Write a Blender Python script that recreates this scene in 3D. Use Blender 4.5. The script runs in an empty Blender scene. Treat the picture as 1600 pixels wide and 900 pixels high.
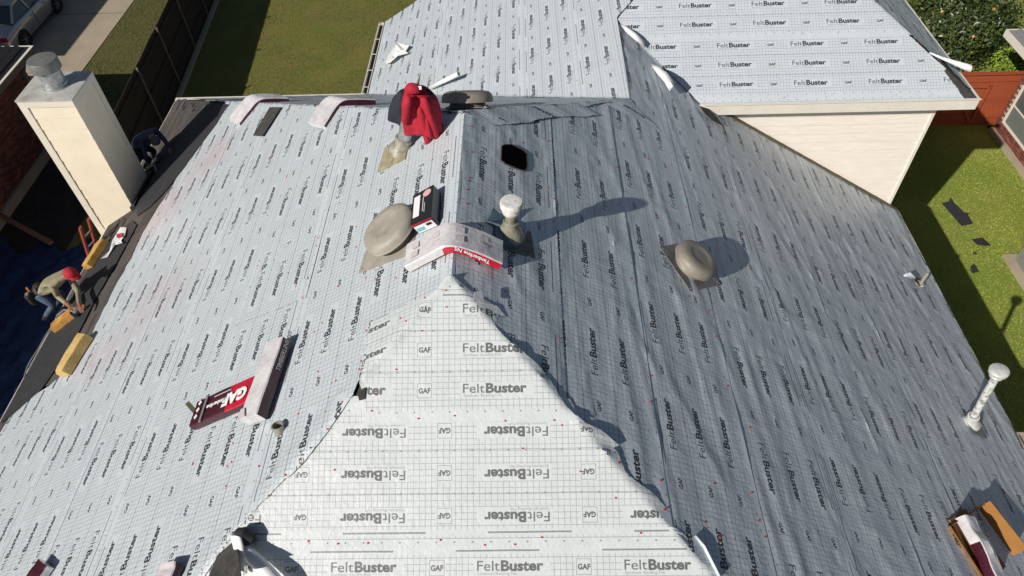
import bpy, bmesh, math, random
import numpy as np
from mathutils import Vector, Matrix, Quaternion

# ------------------------------------------------------------------ camera, world, sun, exposure
sc = bpy.context.scene
C = sc.collection
SC = 0.85
H0 = 8.5                                   # height of the front ridge end above the ground
FPX = 1111.9                               # focal length in pixels of the 1600 px wide photograph
PITCH, ROLL, YAW = 0.846392, -0.041543, -0.032501
CAM = np.array([0.73563, -4.61918, 5.1 + H0])
_cy, _sy = math.cos(YAW), math.sin(YAW)
_r0 = np.array([_cy, -_sy, 0.0])
FWD = np.array([_sy, _cy, 0]) * math.cos(PITCH) - np.array([0, 0, 1]) * math.sin(PITCH)
_u0 = np.cross(_r0, FWD)
RGT = _r0 * math.cos(ROLL) + _u0 * math.sin(ROLL)
UPV = -_r0 * math.sin(ROLL) + _u0 * math.cos(ROLL)
cam_d = bpy.data.cameras.new('camera')
cam_d.sensor_width = 36.0
cam_d.lens = FPX / 1600 * 36.0
cam_d.clip_start = 0.05
cam_d.clip_end = 2000
cam = bpy.data.objects.new('camera', cam_d)
C.objects.link(cam)
M = Matrix.Identity(4)
for i in range(3):
    M[i][0], M[i][1], M[i][2], M[i][3] = RGT[i], UPV[i], -FWD[i], CAM[i]
cam.matrix_world = M
sc.camera = cam

SUN = Vector((0.577, 0.598, -0.556)).normalized()      # direction the light travels
world = bpy.data.worlds.new('World')
sc.world = world
world.use_nodes = True
wn = world.node_tree.nodes
sky = wn.new('ShaderNodeTexSky')
sky.sky_type = 'NISHITA'
sky.sun_disc = False
sky.sun_elevation = math.asin(-SUN.z)
sky.sun_rotation = math.atan2(-SUN.x, -SUN.y)
world.node_tree.links.new(sky.outputs[0], wn['Background'].inputs[0])
wn['Background'].inputs[1].default_value = 0.05
sun_d = bpy.data.lights.new('sun', 'SUN')
sun_d.energy = 5.0
sun_d.angle = math.radians(0.5)
sun_d.color = (1.0, 0.94, 0.86)
sun_o = bpy.data.objects.new('sun', sun_d)
sun_o.rotation_euler = SUN.to_track_quat('-Z', 'Y').to_euler()
sun_o.location = (-20, -20, 30)
C.objects.link(sun_o)
sc.view_settings.view_transform = 'Standard'
sc.view_settings.look = 'None'
sc.view_settings.exposure = -0.2
sc.view_settings.gamma = 1.0
sc.cycles.max_bounces = 6

# ------------------------------------------------------------------ roof geometry
T = 0.61671
KK = math.sqrt(1 + T * T)
RL, RB, Y2, YV, YW = 2.768, 2.431, 7.726, 6.300, 6.576      # ridge length, second ridge x, valley top y, wing eave y, wing wall y
XW, XE, XC = -7.992, 8.548, 8.81                            # west eave, east eave, wing eave corner
ZV = -T * (RB + Y2 - YV)                                    # wing eave height, from the ridge
YN, XM = 14.4, (8.81 + (2 * RB + ZV / T)) / 2               # north gable, wing ridge x
NS, WS, ES, SS = (0, T, 1), (-T, 0, 1), (T, 0, 1), (0, -T, 1)

def ray(px, py):
    return RGT * (px - 800) / FPX - UPV * (py - 450) / FPX + FWD
def hit(px, py, n, d):
    n = np.array(n, float); v = ray(px, py)
    return Vector(CAM + v * (d - CAM @ n) / (v @ n))
def onW(px, py, h=0): return hit(px, py, WS, H0 + h * KK)
def onE(px, py, h=0): return hit(px, py, ES, H0 + h * KK)
def onS(px, py, h=0): return hit(px, py, SS, H0 + h * KK)
def onZ(px, py, z): return hit(px, py, (0, 0, 1), z)
def onY(px, py, y): return hit(px, py, (0, 1, 0), y)
def onX(px, py, x): return hit(px, py, (1, 0, 0), x)

def zmain(x, y): return H0 - T * np.maximum(np.maximum(np.abs(x), -y), y - RL)
def zall(x, y):
    x = np.asarray(x, float); y = np.asarray(y, float)
    a = zmain(x, y)
    b = np.where(y > RL, H0 - T * (RB + np.abs(x - RB)), -99)
    c = np.where(y >= YV - 1e-6, np.minimum(np.minimum(H0 - T * (2 * RB - x), H0 + ZV + T * (y - YV)), H0 + ZV + T * (XC - x)), -99)
    return np.maximum(np.maximum(a, b), c)
def zE(x, y): return np.where((np.asarray(x) > 3.7), H0 - T * np.asarray(x), zall(x, y))

# ------------------------------------------------------------------ small helpers
rnd = random.Random(7)
def lat(ix, iy, s):
    n = (ix.astype(np.int64) * 374761393 + iy.astype(np.int64) * 668265263 + s * 974634777) & 0xffffffff
    n = ((n ^ (n >> 13)) * 1274126177) & 0xffffffff
    return ((n ^ (n >> 16)) & 0xffff) / 32767.5 - 1
def vn(x, y, s=0):
    x = np.asarray(x, float); y = np.asarray(y, float)
    x, y = np.broadcast_arrays(x, y)
    ix, iy = np.floor(x), np.floor(y); fx, fy = x - ix, y - iy
    fx = fx * fx * fx * (fx * (fx * 6 - 15) + 10); fy = fy * fy * fy * (fy * (fy * 6 - 15) + 10)
    a, b = lat(ix, iy, s), lat(ix + 1, iy, s); c, d = lat(ix, iy + 1, s), lat(ix + 1, iy + 1, s)
    return (a + (b - a) * fx) * (1 - fy) + (c + (d - c) * fx) * fy

def link(o, parent=None):
    C.objects.link(o)
    if parent is not None: o.parent = parent
    return o
def tag(o, label=None, cat=None, group=None, kind=None):
    if label: o['label'] = label
    if cat: o['category'] = cat
    if group: o['group'] = group
    if kind: o['kind'] = kind
    return o
def empty(name, loc=(0, 0, 0), label=None, cat=None, group=None):
    o = bpy.data.objects.new(name, None); o.empty_display_size = 0.2
    o.location = loc; C.objects.link(o)
    return tag(o, label, cat, group)
def mesh(name, verts, faces, mats, parent=None, mi=None, smooth=False, uv=None):
    me = bpy.data.meshes.new(name)
    off = parent.location if parent is not None and parent.type == 'EMPTY' else Vector((0, 0, 0))
    if parent is not None and parent.parent is not None: off = parent.parent.location
    if parent is not None and parent.type == 'MESH' and parent.parent is None: off = Vector((0, 0, 0))
    if len(verts) and any(off): verts = [Vector(v) - off for v in verts]
    me.from_pydata([tuple(v) for v in verts], [], faces)
    for m in (mats if isinstance(mats, (list, tuple)) else [mats]): me.materials.append(m)
    if mi is not None: me.polygons.foreach_set('material_index', mi)
    if smooth:
        me.polygons.foreach_set('use_smooth', [True] * len(me.polygons)); me.update(calc_edges=True); me.set_sharp_from_angle(angle=math.radians(38))
    if uv is not None:
        l = me.uv_layers.new(name='UVMap')
        l.data.foreach_set('uv', np.asarray(uv, float).ravel())
    me.update()
    return link(bpy.data.objects.new(name, me), parent)
BOXF = [(0, 3, 2, 1), (4, 5, 6, 7), (0, 1, 5, 4), (1, 2, 6, 5), (2, 3, 7, 6), (3, 0, 4, 7)]
class MB:
    def __init__(s): s.v = []; s.f = []; s.m = []
    def add(s, vs, fs, m=0):
        n = len(s.v); s.v += [Vector(v) for v in vs]; s.f += [tuple(i + n for i in f) for f in fs]; s.m += [m] * len(fs)
    def box(s, x0, x1, y0, y1, z0, z1, m=0):
        s.add([(x0, y0, z0), (x1, y0, z0), (x1, y1, z0), (x0, y1, z0), (x0, y0, z1), (x1, y0, z1), (x1, y1, z1), (x0, y1, z1)], BOXF, m)
    def obox(s, o, a, b, c, m=0):                       # corner o and three edge vectors
        o, a, b, c = map(Vector, (o, a, b, c))
        if a.cross(b).dot(c) < 0: a, b = b, a
        s.add([o, o + a, o + a + b, o + b, o + c, o + a + c, o + a + b + c, o + b + c], BOXF, m)
    def bar(s, p, q, w, h, m=0, up=(0, 0, 1)):
        p, q = Vector(p), Vector(q); d = (q - p); x = d.cross(Vector(up)).normalized(); y = x.cross(d).normalized()
        s.obox(p - x * w / 2 - y * h / 2, d, x * w, y * h, m)
    def tube(s, pts, rad, n=12, m=0, cap=True):
        pts = [Vector(p) for p in pts]; rad = rad if isinstance(rad, (list, tuple)) else [rad] * len(pts)
        base = len(s.v); d0 = (pts[-1] - pts[0]).normalized()
        ref = Vector((0, 0, 1)) if abs(d0.z) < 0.9 else Vector((1, 0, 0))
        for i, p in enumerate(pts):
            a = pts[max(i - 1, 0)]; b = pts[min(i + 1, len(pts) - 1)]; d = b - a
            d = d.normalized() if d.length > 1e-7 else d0
            x = d.cross(ref).normalized(); y = d.cross(x)
            for k in range(n):
                t = 2 * math.pi * k / n
                s.v.append(p + (x * math.cos(t) + y * math.sin(t)) * rad[i])
        for i in range(len(pts) - 1):
            for k in range(n):
                a = base + i * n + k; b = base + i * n + (k + 1) % n
                s.f.append((a, b, b + n, a + n)); s.m.append(m)
        if cap:
            s.f.append(tuple(base + k for k in range(n))[::-1]); s.m.append(m)
            s.f.append(tuple(base + (len(pts) - 1) * n + k for k in range(n))); s.m.append(m)
    def lathe(s, prof, axis_o, axis=(0, 0, 1), n=24, m=0, cap=False, ell=(1, 1), xd=None):
        ax = Vector(axis).normalized(); o = Vector(axis_o)
        x = Vector(xd).normalized() if xd else ax.orthogonal().normalized(); y = ax.cross(x)
        base = len(s.v)
        for r_, z_ in prof:
            for k in range(n):
                t = 2 * math.pi * k / n
                s.v.append(o + ax * z_ + x * math.cos(t) * r_ * ell[0] + y * math.sin(t) * r_ * ell[1])
        for i in range(len(prof) - 1):
            for k in range(n):
                a = base + i * n + k; b = base + i * n + (k + 1) % n
                s.f.append((a, b, b + n, a + n)); s.m.append(m)
        if cap: s.f.append(tuple(base + (len(prof) - 1) * n + k for k in range(n))); s.m.append(m)
    def build(s, name, mats, parent=None, smooth=False):
        o = mesh(name, s.v, s.f, mats, parent, s.m, smooth)
        return o
def one(name, mats, parent, fn, smooth=False):
    b = MB(); fn(b); return b.build(name, mats, parent, smooth)
def bevel(o, w=0.01, seg=2):
    m = o.modifiers.new('bevel', 'BEVEL'); m.width = w; m.segments = seg; m.limit_method = 'ANGLE'
    return o

# ------------------------------------------------------------------ materials
def mat(name, col, rough=0.6, metal=0.0, spec=0.5, noise=0.0, nscale=5.0, bump=0.0, bscale=40.0, col2=None, coat=0.0, detail=4.0, lo=0.35, hi=0.65, stretch=None, emit=None):
    m = bpy.data.materials.new(name); m.use_nodes = True
    nt = m.node_tree; N = nt.nodes; L = nt.links; p = N['Principled BSDF']
    p.inputs['Base Color'].default_value = (*col, 1); p.inputs['Roughness'].default_value = rough
    p.inputs['Metallic'].default_value = metal; p.inputs['Specular IOR Level'].default_value = spec
    if coat: p.inputs['Coat Weight'].default_value = coat; p.inputs['Coat Roughness'].default_value = 0.08
    tc = N.new('ShaderNodeTexCoord'); src = tc.outputs['Object']
    if stretch:
        mp = N.new('ShaderNodeMapping'); mp.inputs['Scale'].default_value = stretch; L.new(src, mp.inputs[0]); src = mp.outputs[0]
    if col2 is None and noise: col2 = tuple(c * (1 - noise) for c in col)
    if col2 is not None:
        t = N.new('ShaderNodeTexNoise'); t.inputs['Scale'].default_value = nscale; t.inputs['Detail'].default_value = detail; t.inputs['Roughness'].default_value = 0.65
        L.new(src, t.inputs['Vector'])
        r = N.new('ShaderNodeMapRange'); r.inputs[1].default_value = lo; r.inputs[2].default_value = hi; L.new(t.outputs[0], r.inputs[0])
        mx = N.new('ShaderNodeMix'); mx.data_type = 'RGBA'; mx.inputs[6].default_value = (*col, 1); mx.inputs[7].default_value = (*col2, 1)
        L.new(r.outputs[0], mx.inputs[0]); L.new(mx.outputs[2], p.inputs['Base Color'])
        m['mix'] = mx.name
    if bump:
        t = N.new('ShaderNodeTexNoise'); t.inputs['Scale'].default_value = bscale; t.inputs['Detail'].default_value = 5
        L.new(src, t.inputs['Vector'])
        b = N.new('ShaderNodeBump'); b.inputs['Strength'].default_value = 1.0; b.inputs['Distance'].default_value = bump
        L.new(t.outputs[0], b.inputs['Height']); L.new(b.outputs[0], p.inputs['Normal'])
    return m

# ---- the felt's print, drawn once from the letters' outlines into a generated tile
PER, WID, PXM = 1.327, 1.30, 0.0015
def glyphs(s, size, offset=0.0, space=1.0):
    cu = bpy.data.curves.new('letters', 'FONT'); cu.body = s; cu.size = size; cu.offset = offset; cu.space_character = space
    cu.resolution_u = 3
    o = bpy.data.objects.new('letters', cu); C.objects.link(o)
    dg = bpy.context.evaluated_depsgraph_get(); me = bpy.data.meshes.new_from_object(o.evaluated_get(dg))
    me.calc_loop_triangles()
    v = np.array([tuple(q.co)[:2] for q in me.vertices]) if len(me.vertices) else np.zeros((0, 2))
    t = np.array([tuple(q.vertices) for q in me.loop_triangles])
    bpy.data.objects.remove(o); bpy.data.curves.remove(cu); bpy.data.meshes.remove(me)
    return v, t
def raster(img, v, t, val):                # v in pixels, row 0 at the tile's bottom
    h, w = img.shape
    for a, b, c in v[t]:
        x0, x1 = int(math.floor(min(a[0], b[0], c[0]))), int(math.ceil(max(a[0], b[0], c[0])))
        y0, y1 = int(math.floor(min(a[1], b[1], c[1]))), int(math.ceil(max(a[1], b[1], c[1])))
        if x1 <= x0 or y1 <= y0: continue
        X, Y = np.meshgrid(np.arange(x0, x1 + 1) + .5, np.arange(y0, y1 + 1) + .5)
        d = (b[0] - a[0]) * (c[1] - a[1]) - (b[1] - a[1]) * (c[0] - a[0])
        if abs(d) < 1e-9: continue
        l1 = ((b[0] - X) * (c[1] - Y) - (b[1] - Y) * (c[0] - X)) / d
        l2 = ((c[0] - X) * (a[1] - Y) - (c[1] - Y) * (a[0] - X)) / d
        k = (l1 >= -1e-4) & (l2 >= -1e-4) & (l1 + l2 <= 1 + 1e-4)
        img[(Y[k].astype(int)) % h, (X[k].astype(int)) % w] = val
def print_tile():
    q = PXM / 2; w, h = int(PER / q) // 2 * 2, int(WID / q) // 2 * 2
    im = np.zeros((h, w)); sx, sy = w / PER, h / WID
    def rect(u0, u1, v0, v1, val):         # v from the design's top edge downwards
        ys = slice(max(int((WID - v1) * sy), 0), max(int((WID - v0) * sy), 0)); xs = np.arange(int(u0 * sx), int(u1 * sx)) % w
        im[ys, :][:, xs] = val
        for r_ in range(ys.start, ys.stop): im[r_, xs] = val
    def text(s, u, v, size, off, val, width=None, sp=1.0):
        g, t = glyphs(s, size, off, sp); g = g - [g[:, 0].min(), 0]
        k = (width / g[:, 0].max()) if width else 1
        raster(im, np.stack([(u + g[:, 0] * k) * sx, (WID - v + g[:, 1]) * sy], 1), t, val)
        return g[:, 0].max() * k
    # grid: verticals and horizontals of the woven scrim
    c = PER / 24
    for k in range(24): rect(k * c, k * c + .0055, .06, 1.21, .52)
    for v in np.arange(.06, 1.22, .0555): rect(0, PER, v, v + .0055, .52)
    for v in (.06, .455, .85): rect(0, PER, v, v + .006, .6)
    for row, v in enumerate((.03, .458, .845, 1.225)):          # diamonds / dots
        for k in range(8):
            u0 = (k + .4) * PER / 8
            for j in range(-7, 8):
                hw = (7 - abs(j)) * .0018
                rect(u0 - hw, u0 + hw, v + j * .0014, v + (j + 1) * .0014, .75)
    for v in (.27, .65, 1.035):
        rect(.0, .69, v - .085, v + .065, 0)
        text('Felt', .025, v + .018, .125, .0006, .95, .205)
        text('Buster', .240, v + .018, .125, .0048, 1.0, .385)
        text('Synthetic Roofing Felt', .03, v + .055, .036, 0, .7, .36)
        rect(.905, 1.07, v - .09, v + .07, 0)
        for a in (.919, 1.053): rect(a, a + .0045, v - .08, v + .06, .8)
        for a in (-.08, .0555): rect(.919, 1.0575, v + a, v + a + .0045, .8)
        text('GAF', .932, v + .014, .068, .003, 1.0, .114)
    rect(0, PER, .085, .145, 0)
    rect(-.17, .59, .106, .121, .85)
    for k in range(60): rect(-.165 + k * .0125, -.165 + k * .0125 + .004, .110, .117, .35)
    im = im.reshape(h // 2, 2, w // 2, 2).mean((1, 3))
    h, w = im.shape
    img = bpy.data.images.new('felt_print', w, h, alpha=False, float_buffer=False)
    img.colorspace_settings.name = 'Non-Color'
    px = np.ones((h, w, 4), np.float32); px[..., :3] = im[..., None]
    img.pixels.foreach_set(px.ravel()); img.update(); img.pack()
    return img
PRINT = print_tile()

def felt_material(name, base, ink=(.055, .06, .07), rough=.46):
    m = bpy.data.materials.new(name); m.use_nodes = True
    nt = m.node_tree; N = nt.nodes; L = nt.links; p = N['Principled BSDF']
    tc = N.new('ShaderNodeTexCoord'); im = N.new('ShaderNodeTexImage'); im.image = PRINT; im.interpolation = 'Linear'
    L.new(tc.outputs['UV'], im.inputs[0])
    geo = N.new('ShaderNodeNewGeometry')
    # faint dirt and pink chalk smears on the sheet itself
    n1 = N.new('ShaderNodeTexNoise'); n1.inputs['Scale'].default_value = 0.9; n1.inputs['Detail'].default_value = 6; n1.inputs['Roughness'].default_value = .7
    L.new(geo.outputs['Position'], n1.inputs['Vector'])
    r1 = N.new('ShaderNodeMapRange'); r1.inputs[1].default_value = .35; r1.inputs[2].default_value = .75; r1.inputs[3].default_value = 0; r1.inputs[4].default_value = .22
    L.new(n1.outputs[0], r1.inputs[0])
    mx = N.new('ShaderNodeMix'); mx.data_type = 'RGBA'; mx.inputs[6].default_value = (*base, 1); mx.inputs[7].default_value = (base[0] * .72, base[1] * .72, base[2] * .74, 1)
    L.new(r1.outputs[0], mx.inputs[0]); last = mx.outputs[2]
    for (c, rad, amt) in CHALK:
        vd = N.new('ShaderNodeVectorMath'); vd.operation = 'DISTANCE'; L.new(geo.outputs['Position'], vd.inputs[0]); vd.inputs[1].default_value = c
        rr = N.new('ShaderNodeMapRange'); rr.interpolation_type = 'SMOOTHSTEP'; rr.inputs[1].default_value = rad; rr.inputs[2].default_value = 0; rr.inputs[3].default_value = 0; rr.inputs[4].default_value = amt
        L.new(vd.outputs['Value'], rr.inputs[0])
        mu = N.new('ShaderNodeMath'); mu.operation = 'MULTIPLY'; L.new(rr.outputs[0], mu.inputs[0]); L.new(n1.outputs[0], mu.inputs[1])
        m2 = N.new('ShaderNodeMix'); m2.data_type = 'RGBA'; m2.inputs[7].default_value = (.62, .30, .30, 1)
        L.new(mu.outputs[0], m2.inputs[0]); L.new(last, m2.inputs[6]); last = m2.outputs[2]
    m3 = N.new('ShaderNodeMix'); m3.data_type = 'RGBA'; m3.inputs[7].default_value = (*ink, 1)
    L.new(im.outputs[0], m3.inputs[0]); L.new(last, m3.inputs[6]); L.new(m3.outputs[2], p.inputs['Base Color'])
    p.inputs['Roughness'].default_value = rough
    p.inputs['Specular IOR Level'].default_value = .5
    p.inputs['Sheen Weight'].default_value = 0.0
    # fine crinkle of the woven sheet
    n2 = N.new('ShaderNodeTexNoise'); n2.inputs['Scale'].default_value = 26; n2.inputs['Detail'].default_value = 4
    L.new(geo.outputs['Position'], n2.inputs['Vector'])
    n3 = N.new('ShaderNodeTexNoise'); n3.inputs['Scale'].default_value = 7; n3.inputs['Detail'].default_value = 3
    L.new(geo.outputs['Position'], n3.inputs['Vector'])
    ad = N.new('ShaderNodeMath'); ad.operation = 'MULTIPLY_ADD'; ad.inputs[1].default_value = 1.8; L.new(n3.outputs[0], ad.inputs[0]); L.new(n2.outputs[0], ad.inputs[2])
    b = N.new('ShaderNodeBump'); b.inputs['Strength'].default_value = 1; b.inputs['Distance'].default_value = .0032
    L.new(ad.outputs[0], b.inputs['Height']); L.new(b.outputs[0], p.inputs['Normal'])
    return m
CHALK = [(tuple(onW(255, 330)), 1.3, .55), (tuple(onW(330, 250)), 1.0, .6), (tuple(onW(240, 480)), 1.3, .4), (tuple(onW(160, 560)), .8, .35), (tuple(onW(420, 250)), .5, .2)]
MF = felt_material('felt_sheet', (.575, .632, .67), (.045, .05, .06))
MFS = felt_material('felt_sheet_gloss_tint', (.64, .68, .69), (.13, .135, .135))  # same felt on the south slope; its gloss put into paler base and ink
M_back = mat('felt_underside', (.78, .79, .78), .4, bump=.004, bscale=20)
M_deck = mat('old_deck', (.075, .07, .065), .9, noise=.5, nscale=9, bump=.01, bscale=60)
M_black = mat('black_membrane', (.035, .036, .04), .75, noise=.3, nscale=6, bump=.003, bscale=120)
M_shA = [mat('shingle_grey_%d' % i, c, .95, noise=.45, nscale=60, bump=.004, bscale=250, detail=3) for i, c in enumerate([(.105, .095, .085), (.085, .075, .068), (.12, .105, .092), (.07, .063, .058), (.13, .10, .085)])]
M_cream = mat('cream_siding', (.90, .82, .73), .6, noise=.10, nscale=3, bump=.002, bscale=60, stretch=(1, 1, 8))
M_cream2 = mat('cream_chimney', (.90, .80, .62), .6, noise=.07, nscale=2.5, bump=.002, bscale=50)
M_trim = mat('cream_trim', (.82, .76, .64), .5, noise=.06, nscale=4)
M_fascia = mat('white_fascia', (.80, .75, .66), .5, noise=.08, nscale=5)
M_galv = mat('galvanised', (.52, .55, .56), .38, metal=.55, noise=.35, nscale=14, bump=.002, bscale=30)
M_galvd = mat('dull_painted_steel', (.26, .26, .25), .5, metal=.3, noise=.3, nscale=9)
M_vent = mat('taupe_vent', (.30, .27, .225), .5, noise=.25, nscale=5, bump=.002, bscale=25)
M_ventl = mat('faded_tan_vent', (.42, .385, .325), .5, noise=.22, nscale=6, bump=.002, bscale=25)
M_lead = mat('lead_pipe', (.44, .43, .37), .5, metal=.2, noise=.5, nscale=12, bump=.004, bscale=30, col2=(.24, .22, .16))
M_red = mat('red_cloth', (.48, .012, .035), .8, noise=.3, nscale=8, bump=.004, bscale=40)
M_navy = mat('navy_cloth', (.022, .028, .042), .85, noise=.3, nscale=8, bump=.004, bscale=40)
M_maroon = mat('maroon_wrap', (.07, .010, .022), .35, noise=.3, nscale=10, bump=.004, bscale=25, coat=.3)
M_redw = mat('red_wrap', (.56, .012, .04), .3, noise=.15, nscale=10, bump=.003, bscale=25, coat=.3)
M_plast = mat('clear_white_plastic', (.74, .74, .74), .25, col2=(.62, .58, .60), nscale=9, bump=.006, bscale=18, coat=.4)
M_pinkw = mat('pink_grey_wrap', (.64, .58, .60), .3, bump=.005, bscale=20, coat=.3)
M_white = mat('white_print', (.85, .85, .85), .5)
M_foam = mat('yellow_foam', (.60, .36, .09), .8, noise=.25, nscale=8, bump=.006, bscale=30, col2=(.45, .25, .06))
M_foamd = mat('worn_foam', (.48, .24, .05), .8, noise=.4, nscale=8, bump=.006, bscale=30)
M_card = mat('cardboard', (.38, .17, .035), .8, noise=.15, nscale=5)
M_cardd = mat('cardboard_inside', (.36, .16, .04), .85, noise=.2, nscale=5)
M_blk = mat('black_card', (.018, .018, .022), .35, coat=.2, noise=.2)
M_brick = [mat('brick_red_%d' % i, c, .9, noise=.3, nscale=20, bump=.003, bscale=80) for i, c in enumerate([(.24, .07, .045), (.19, .05, .035), (.29, .10, .06), (.14, .045, .035)])]
M_mort = mat('mortar', (.50, .46, .39), .95, noise=.2, nscale=20, bump=.003, bscale=80)
M_conc = mat('concrete', (.44, .37, .27), .9, noise=.18, nscale=1.2, bump=.003, bscale=50)
M_redfence = mat('red_stained_wood', (.40, .085, .03), .75, noise=.3, nscale=3, bump=.003, bscale=30, stretch=(8, 8, 1))
M_fence = mat('weathered_brown_wood', (.05, .028, .021), .9, noise=.45, nscale=5, bump=.003, bscale=30, stretch=(6, 6, 1))
M_glass = mat('window_glass', (.10, .12, .12), .08, spec=.8)
M_screen = mat('window_screen', (.17, .19, .17), .6, noise=.1)
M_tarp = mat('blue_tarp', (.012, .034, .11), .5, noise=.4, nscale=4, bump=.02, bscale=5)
M_car = mat('silver_paint', (.55, .56, .56), .28, metal=.6, coat=.8)
M_tyre = mat('tyre_rubber', (.02, .02, .02), .85)
M_rim = mat('alloy_rim', (.5, .5, .5), .3, metal=.8)
M_cglass = mat('car_glass', (.02, .025, .03), .05, spec=.8)
M_skin = mat('skin', (.30, .14, .08), .55)
M_khaki = mat('khaki_cloth', (.34, .31, .20), .85, noise=.25, nscale=8, bump=.006, bscale=18)
M_jeans = mat('blue_denim', (.09, .14, .22), .85, noise=.4, nscale=10, bump=.006, bscale=20)
M_shirt2 = mat('dark_blue_cloth', (.045, .07, .12), .85, noise=.25, nscale=8, bump=.006, bscale=18)
M_leather = mat('dark_leather', (.035, .022, .015), .6, noise=.3, nscale=15)
M_orange = mat('orange_plastic', (.62, .22, .03), .5)
M_ladder = mat('red_fibreglass', (.42, .09, .06), .5, noise=.2, nscale=8)
M_wood = mat('raw_wood', (.28, .14, .075), .8, noise=.25, nscale=6, stretch=(1, 6, 6))
M_paper = mat('white_scrap', (.75, .76, .76), .5, bump=.01, bscale=12)
M_nailred = mat('red_nail_cap', (.60, .05, .05), .5)
M_ac = mat('grey_green_steel', (.33, .35, .28), .5, noise=.08)
M_teal = mat('blue_grey_boot', (.10, .17, .22), .6, noise=.4, nscale=9)

def ground_mat(name, c1, c2, c3, s1=.5, s2=22, bump=.03):
    m = mat(name, c1, .95, col2=c2, nscale=s1, lo=.35, hi=.65, bump=bump, bscale=45, detail=6)
    nt = m.node_tree; N = nt.nodes; L = nt.links; mx = N[m['mix']]
    t = N.new('ShaderNodeTexNoise'); t.inputs['Scale'].default_value = s2; t.inputs['Detail'].default_value = 6; t.inputs['Roughness'].default_value = .8
    tc = N.new('ShaderNodeTexCoord'); L.new(tc.outputs['Object'], t.inputs['Vector'])
    r = N.new('ShaderNodeMapRange'); r.inputs[1].default_value = .42; r.inputs[2].default_value = .62; L.new(t.outputs[0], r.inputs[0])
    m2 = N.new('ShaderNodeMix'); m2.data_type = 'RGBA'; L.new(r.outputs[0], m2.inputs[0]); L.new(mx.outputs[2], m2.inputs[6]); m2.inputs[7].default_value = (*c3, 1)
    L.new(m2.outputs[2], N['Principled BSDF'].inputs['Base Color'])
    return m
M_lawnR = ground_mat('mown_lawn', (.22, .30, .03), (.38, .36, .08), (.13, .20, .02))
M_lawnB = ground_mat('dry_lawn', (.16, .185, .026), (.27, .20, .055), (.10, .135, .015), s1=.7)
M_lawnL = ground_mat('patchy_lawn', (.13, .12, .035), (.09, .115, .02), (.085, .08, .025), s1=.6)
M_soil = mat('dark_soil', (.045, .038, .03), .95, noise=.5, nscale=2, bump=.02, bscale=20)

# ------------------------------------------------------------------ ground
def sheet(name, x0, x1, y0, y1, z, m, kind='structure', **k):
    o = mesh(name, [(x0, y0, z), (x1, y0, z), (x1, y1, z), (x0, y1, z)], [(0, 1, 2, 3)], m)
    return tag(o, kind=kind, **k)
sheet('ground', -400, 400, -400, 400, -.012, M_soil)
sheet('lawn', 5, 15.05, -30, 60, 0.0, M_lawnR)
sheet('lawn', -11.9, 5, 8, 60, 0.0, M_lawnB)
sheet('lawn', 15.05, 60, 13.8, 90, 0.0, M_lawnR)
sheet('lawn', -15.15, -11.9, 14.2, 60, 0.0, M_lawnL)
sheet('driveway', -24, -15.15, 14.9, 60, .02, M_conc)
for yy in (18.1, 22.4):
    tag(one('driveway_joint', M_soil, None, lambda b: b.box(-24, -15.2, yy, yy + .02, .021, .024)), kind='structure')
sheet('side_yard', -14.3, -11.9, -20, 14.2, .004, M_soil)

def blades(name, x0, x1, y0, y1, n, col, hmax, seed, parentkind='stuff'):
    r = np.random.RandomState(seed)
    x = r.uniform(x0, x1, n); y = r.uniform(y0, y1, n); a = r.uniform(0, 6.28, n); h = r.uniform(.4, 1, n) * hmax; w = .009
    keep = vn(x * 1.2, y * 1.2, seed) > r.uniform(-1.3, .5, n); x, y, a, h = x[keep], y[keep], a[keep], h[keep]; n = len(x)
    v = np.zeros((n, 3, 3)); v[:, 0, 0] = x - np.cos(a) * w; v[:, 0, 1] = y - np.sin(a) * w; v[:, 1, 0] = x + np.cos(a) * w; v[:, 1, 1] = y + np.sin(a) * w
    v[:, 2, 0] = x + r.uniform(-1, 1, n) * .04; v[:, 2, 1] = y + r.uniform(-1, 1, n) * .04; v[:, :, 2] = 0.001; v[:, 2, 2] = h
    me = bpy.data.meshes.new(name); me.vertices.add(n * 3); me.vertices.foreach_set('co', v.ravel())
    me.loops.add(n * 3); me.loops.foreach_set('vertex_index', np.arange(n * 3)); me.polygons.add(n); me.polygons.foreach_set('loop_start', np.arange(n) * 3)
    for c in col: me.materials.append(c)
    me.polygons.foreach_set('material_index', r.randint(0, len(col), n)); me.update(); me.validate()
    return link(bpy.data.objects.new(name, me))
GC = [mat('grass_blade_%d' % i, c, .7) for i, c in enumerate([(.22, .32, .03), (.34, .37, .07), (.15, .24, .02), (.42, .40, .12)])]
GD = [mat('dry_blade_%d' % i, c, .8) for i, c in enumerate([(.14, .16, .03), (.23, .19, .055), (.09, .12, .018), (.21, .17, .07)])]
tag(blades('grass', 9.5, 15, 1, 13.6, 110000, GC, .035, 3), 'short green mown grass beside the east wall', 'grass', kind='stuff')
tag(blades('grass', -10, -1, 10.9, 26, 100000, GD, .04, 4), 'dry yellow green grass of the back lawn', 'grass', kind='stuff')
tag(blades('grass', -15.1, -12, 14.3, 26, 25000, GD, .06, 5), 'patchy brown grass strip between driveway and dark fence', 'grass', kind='stuff')

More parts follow.
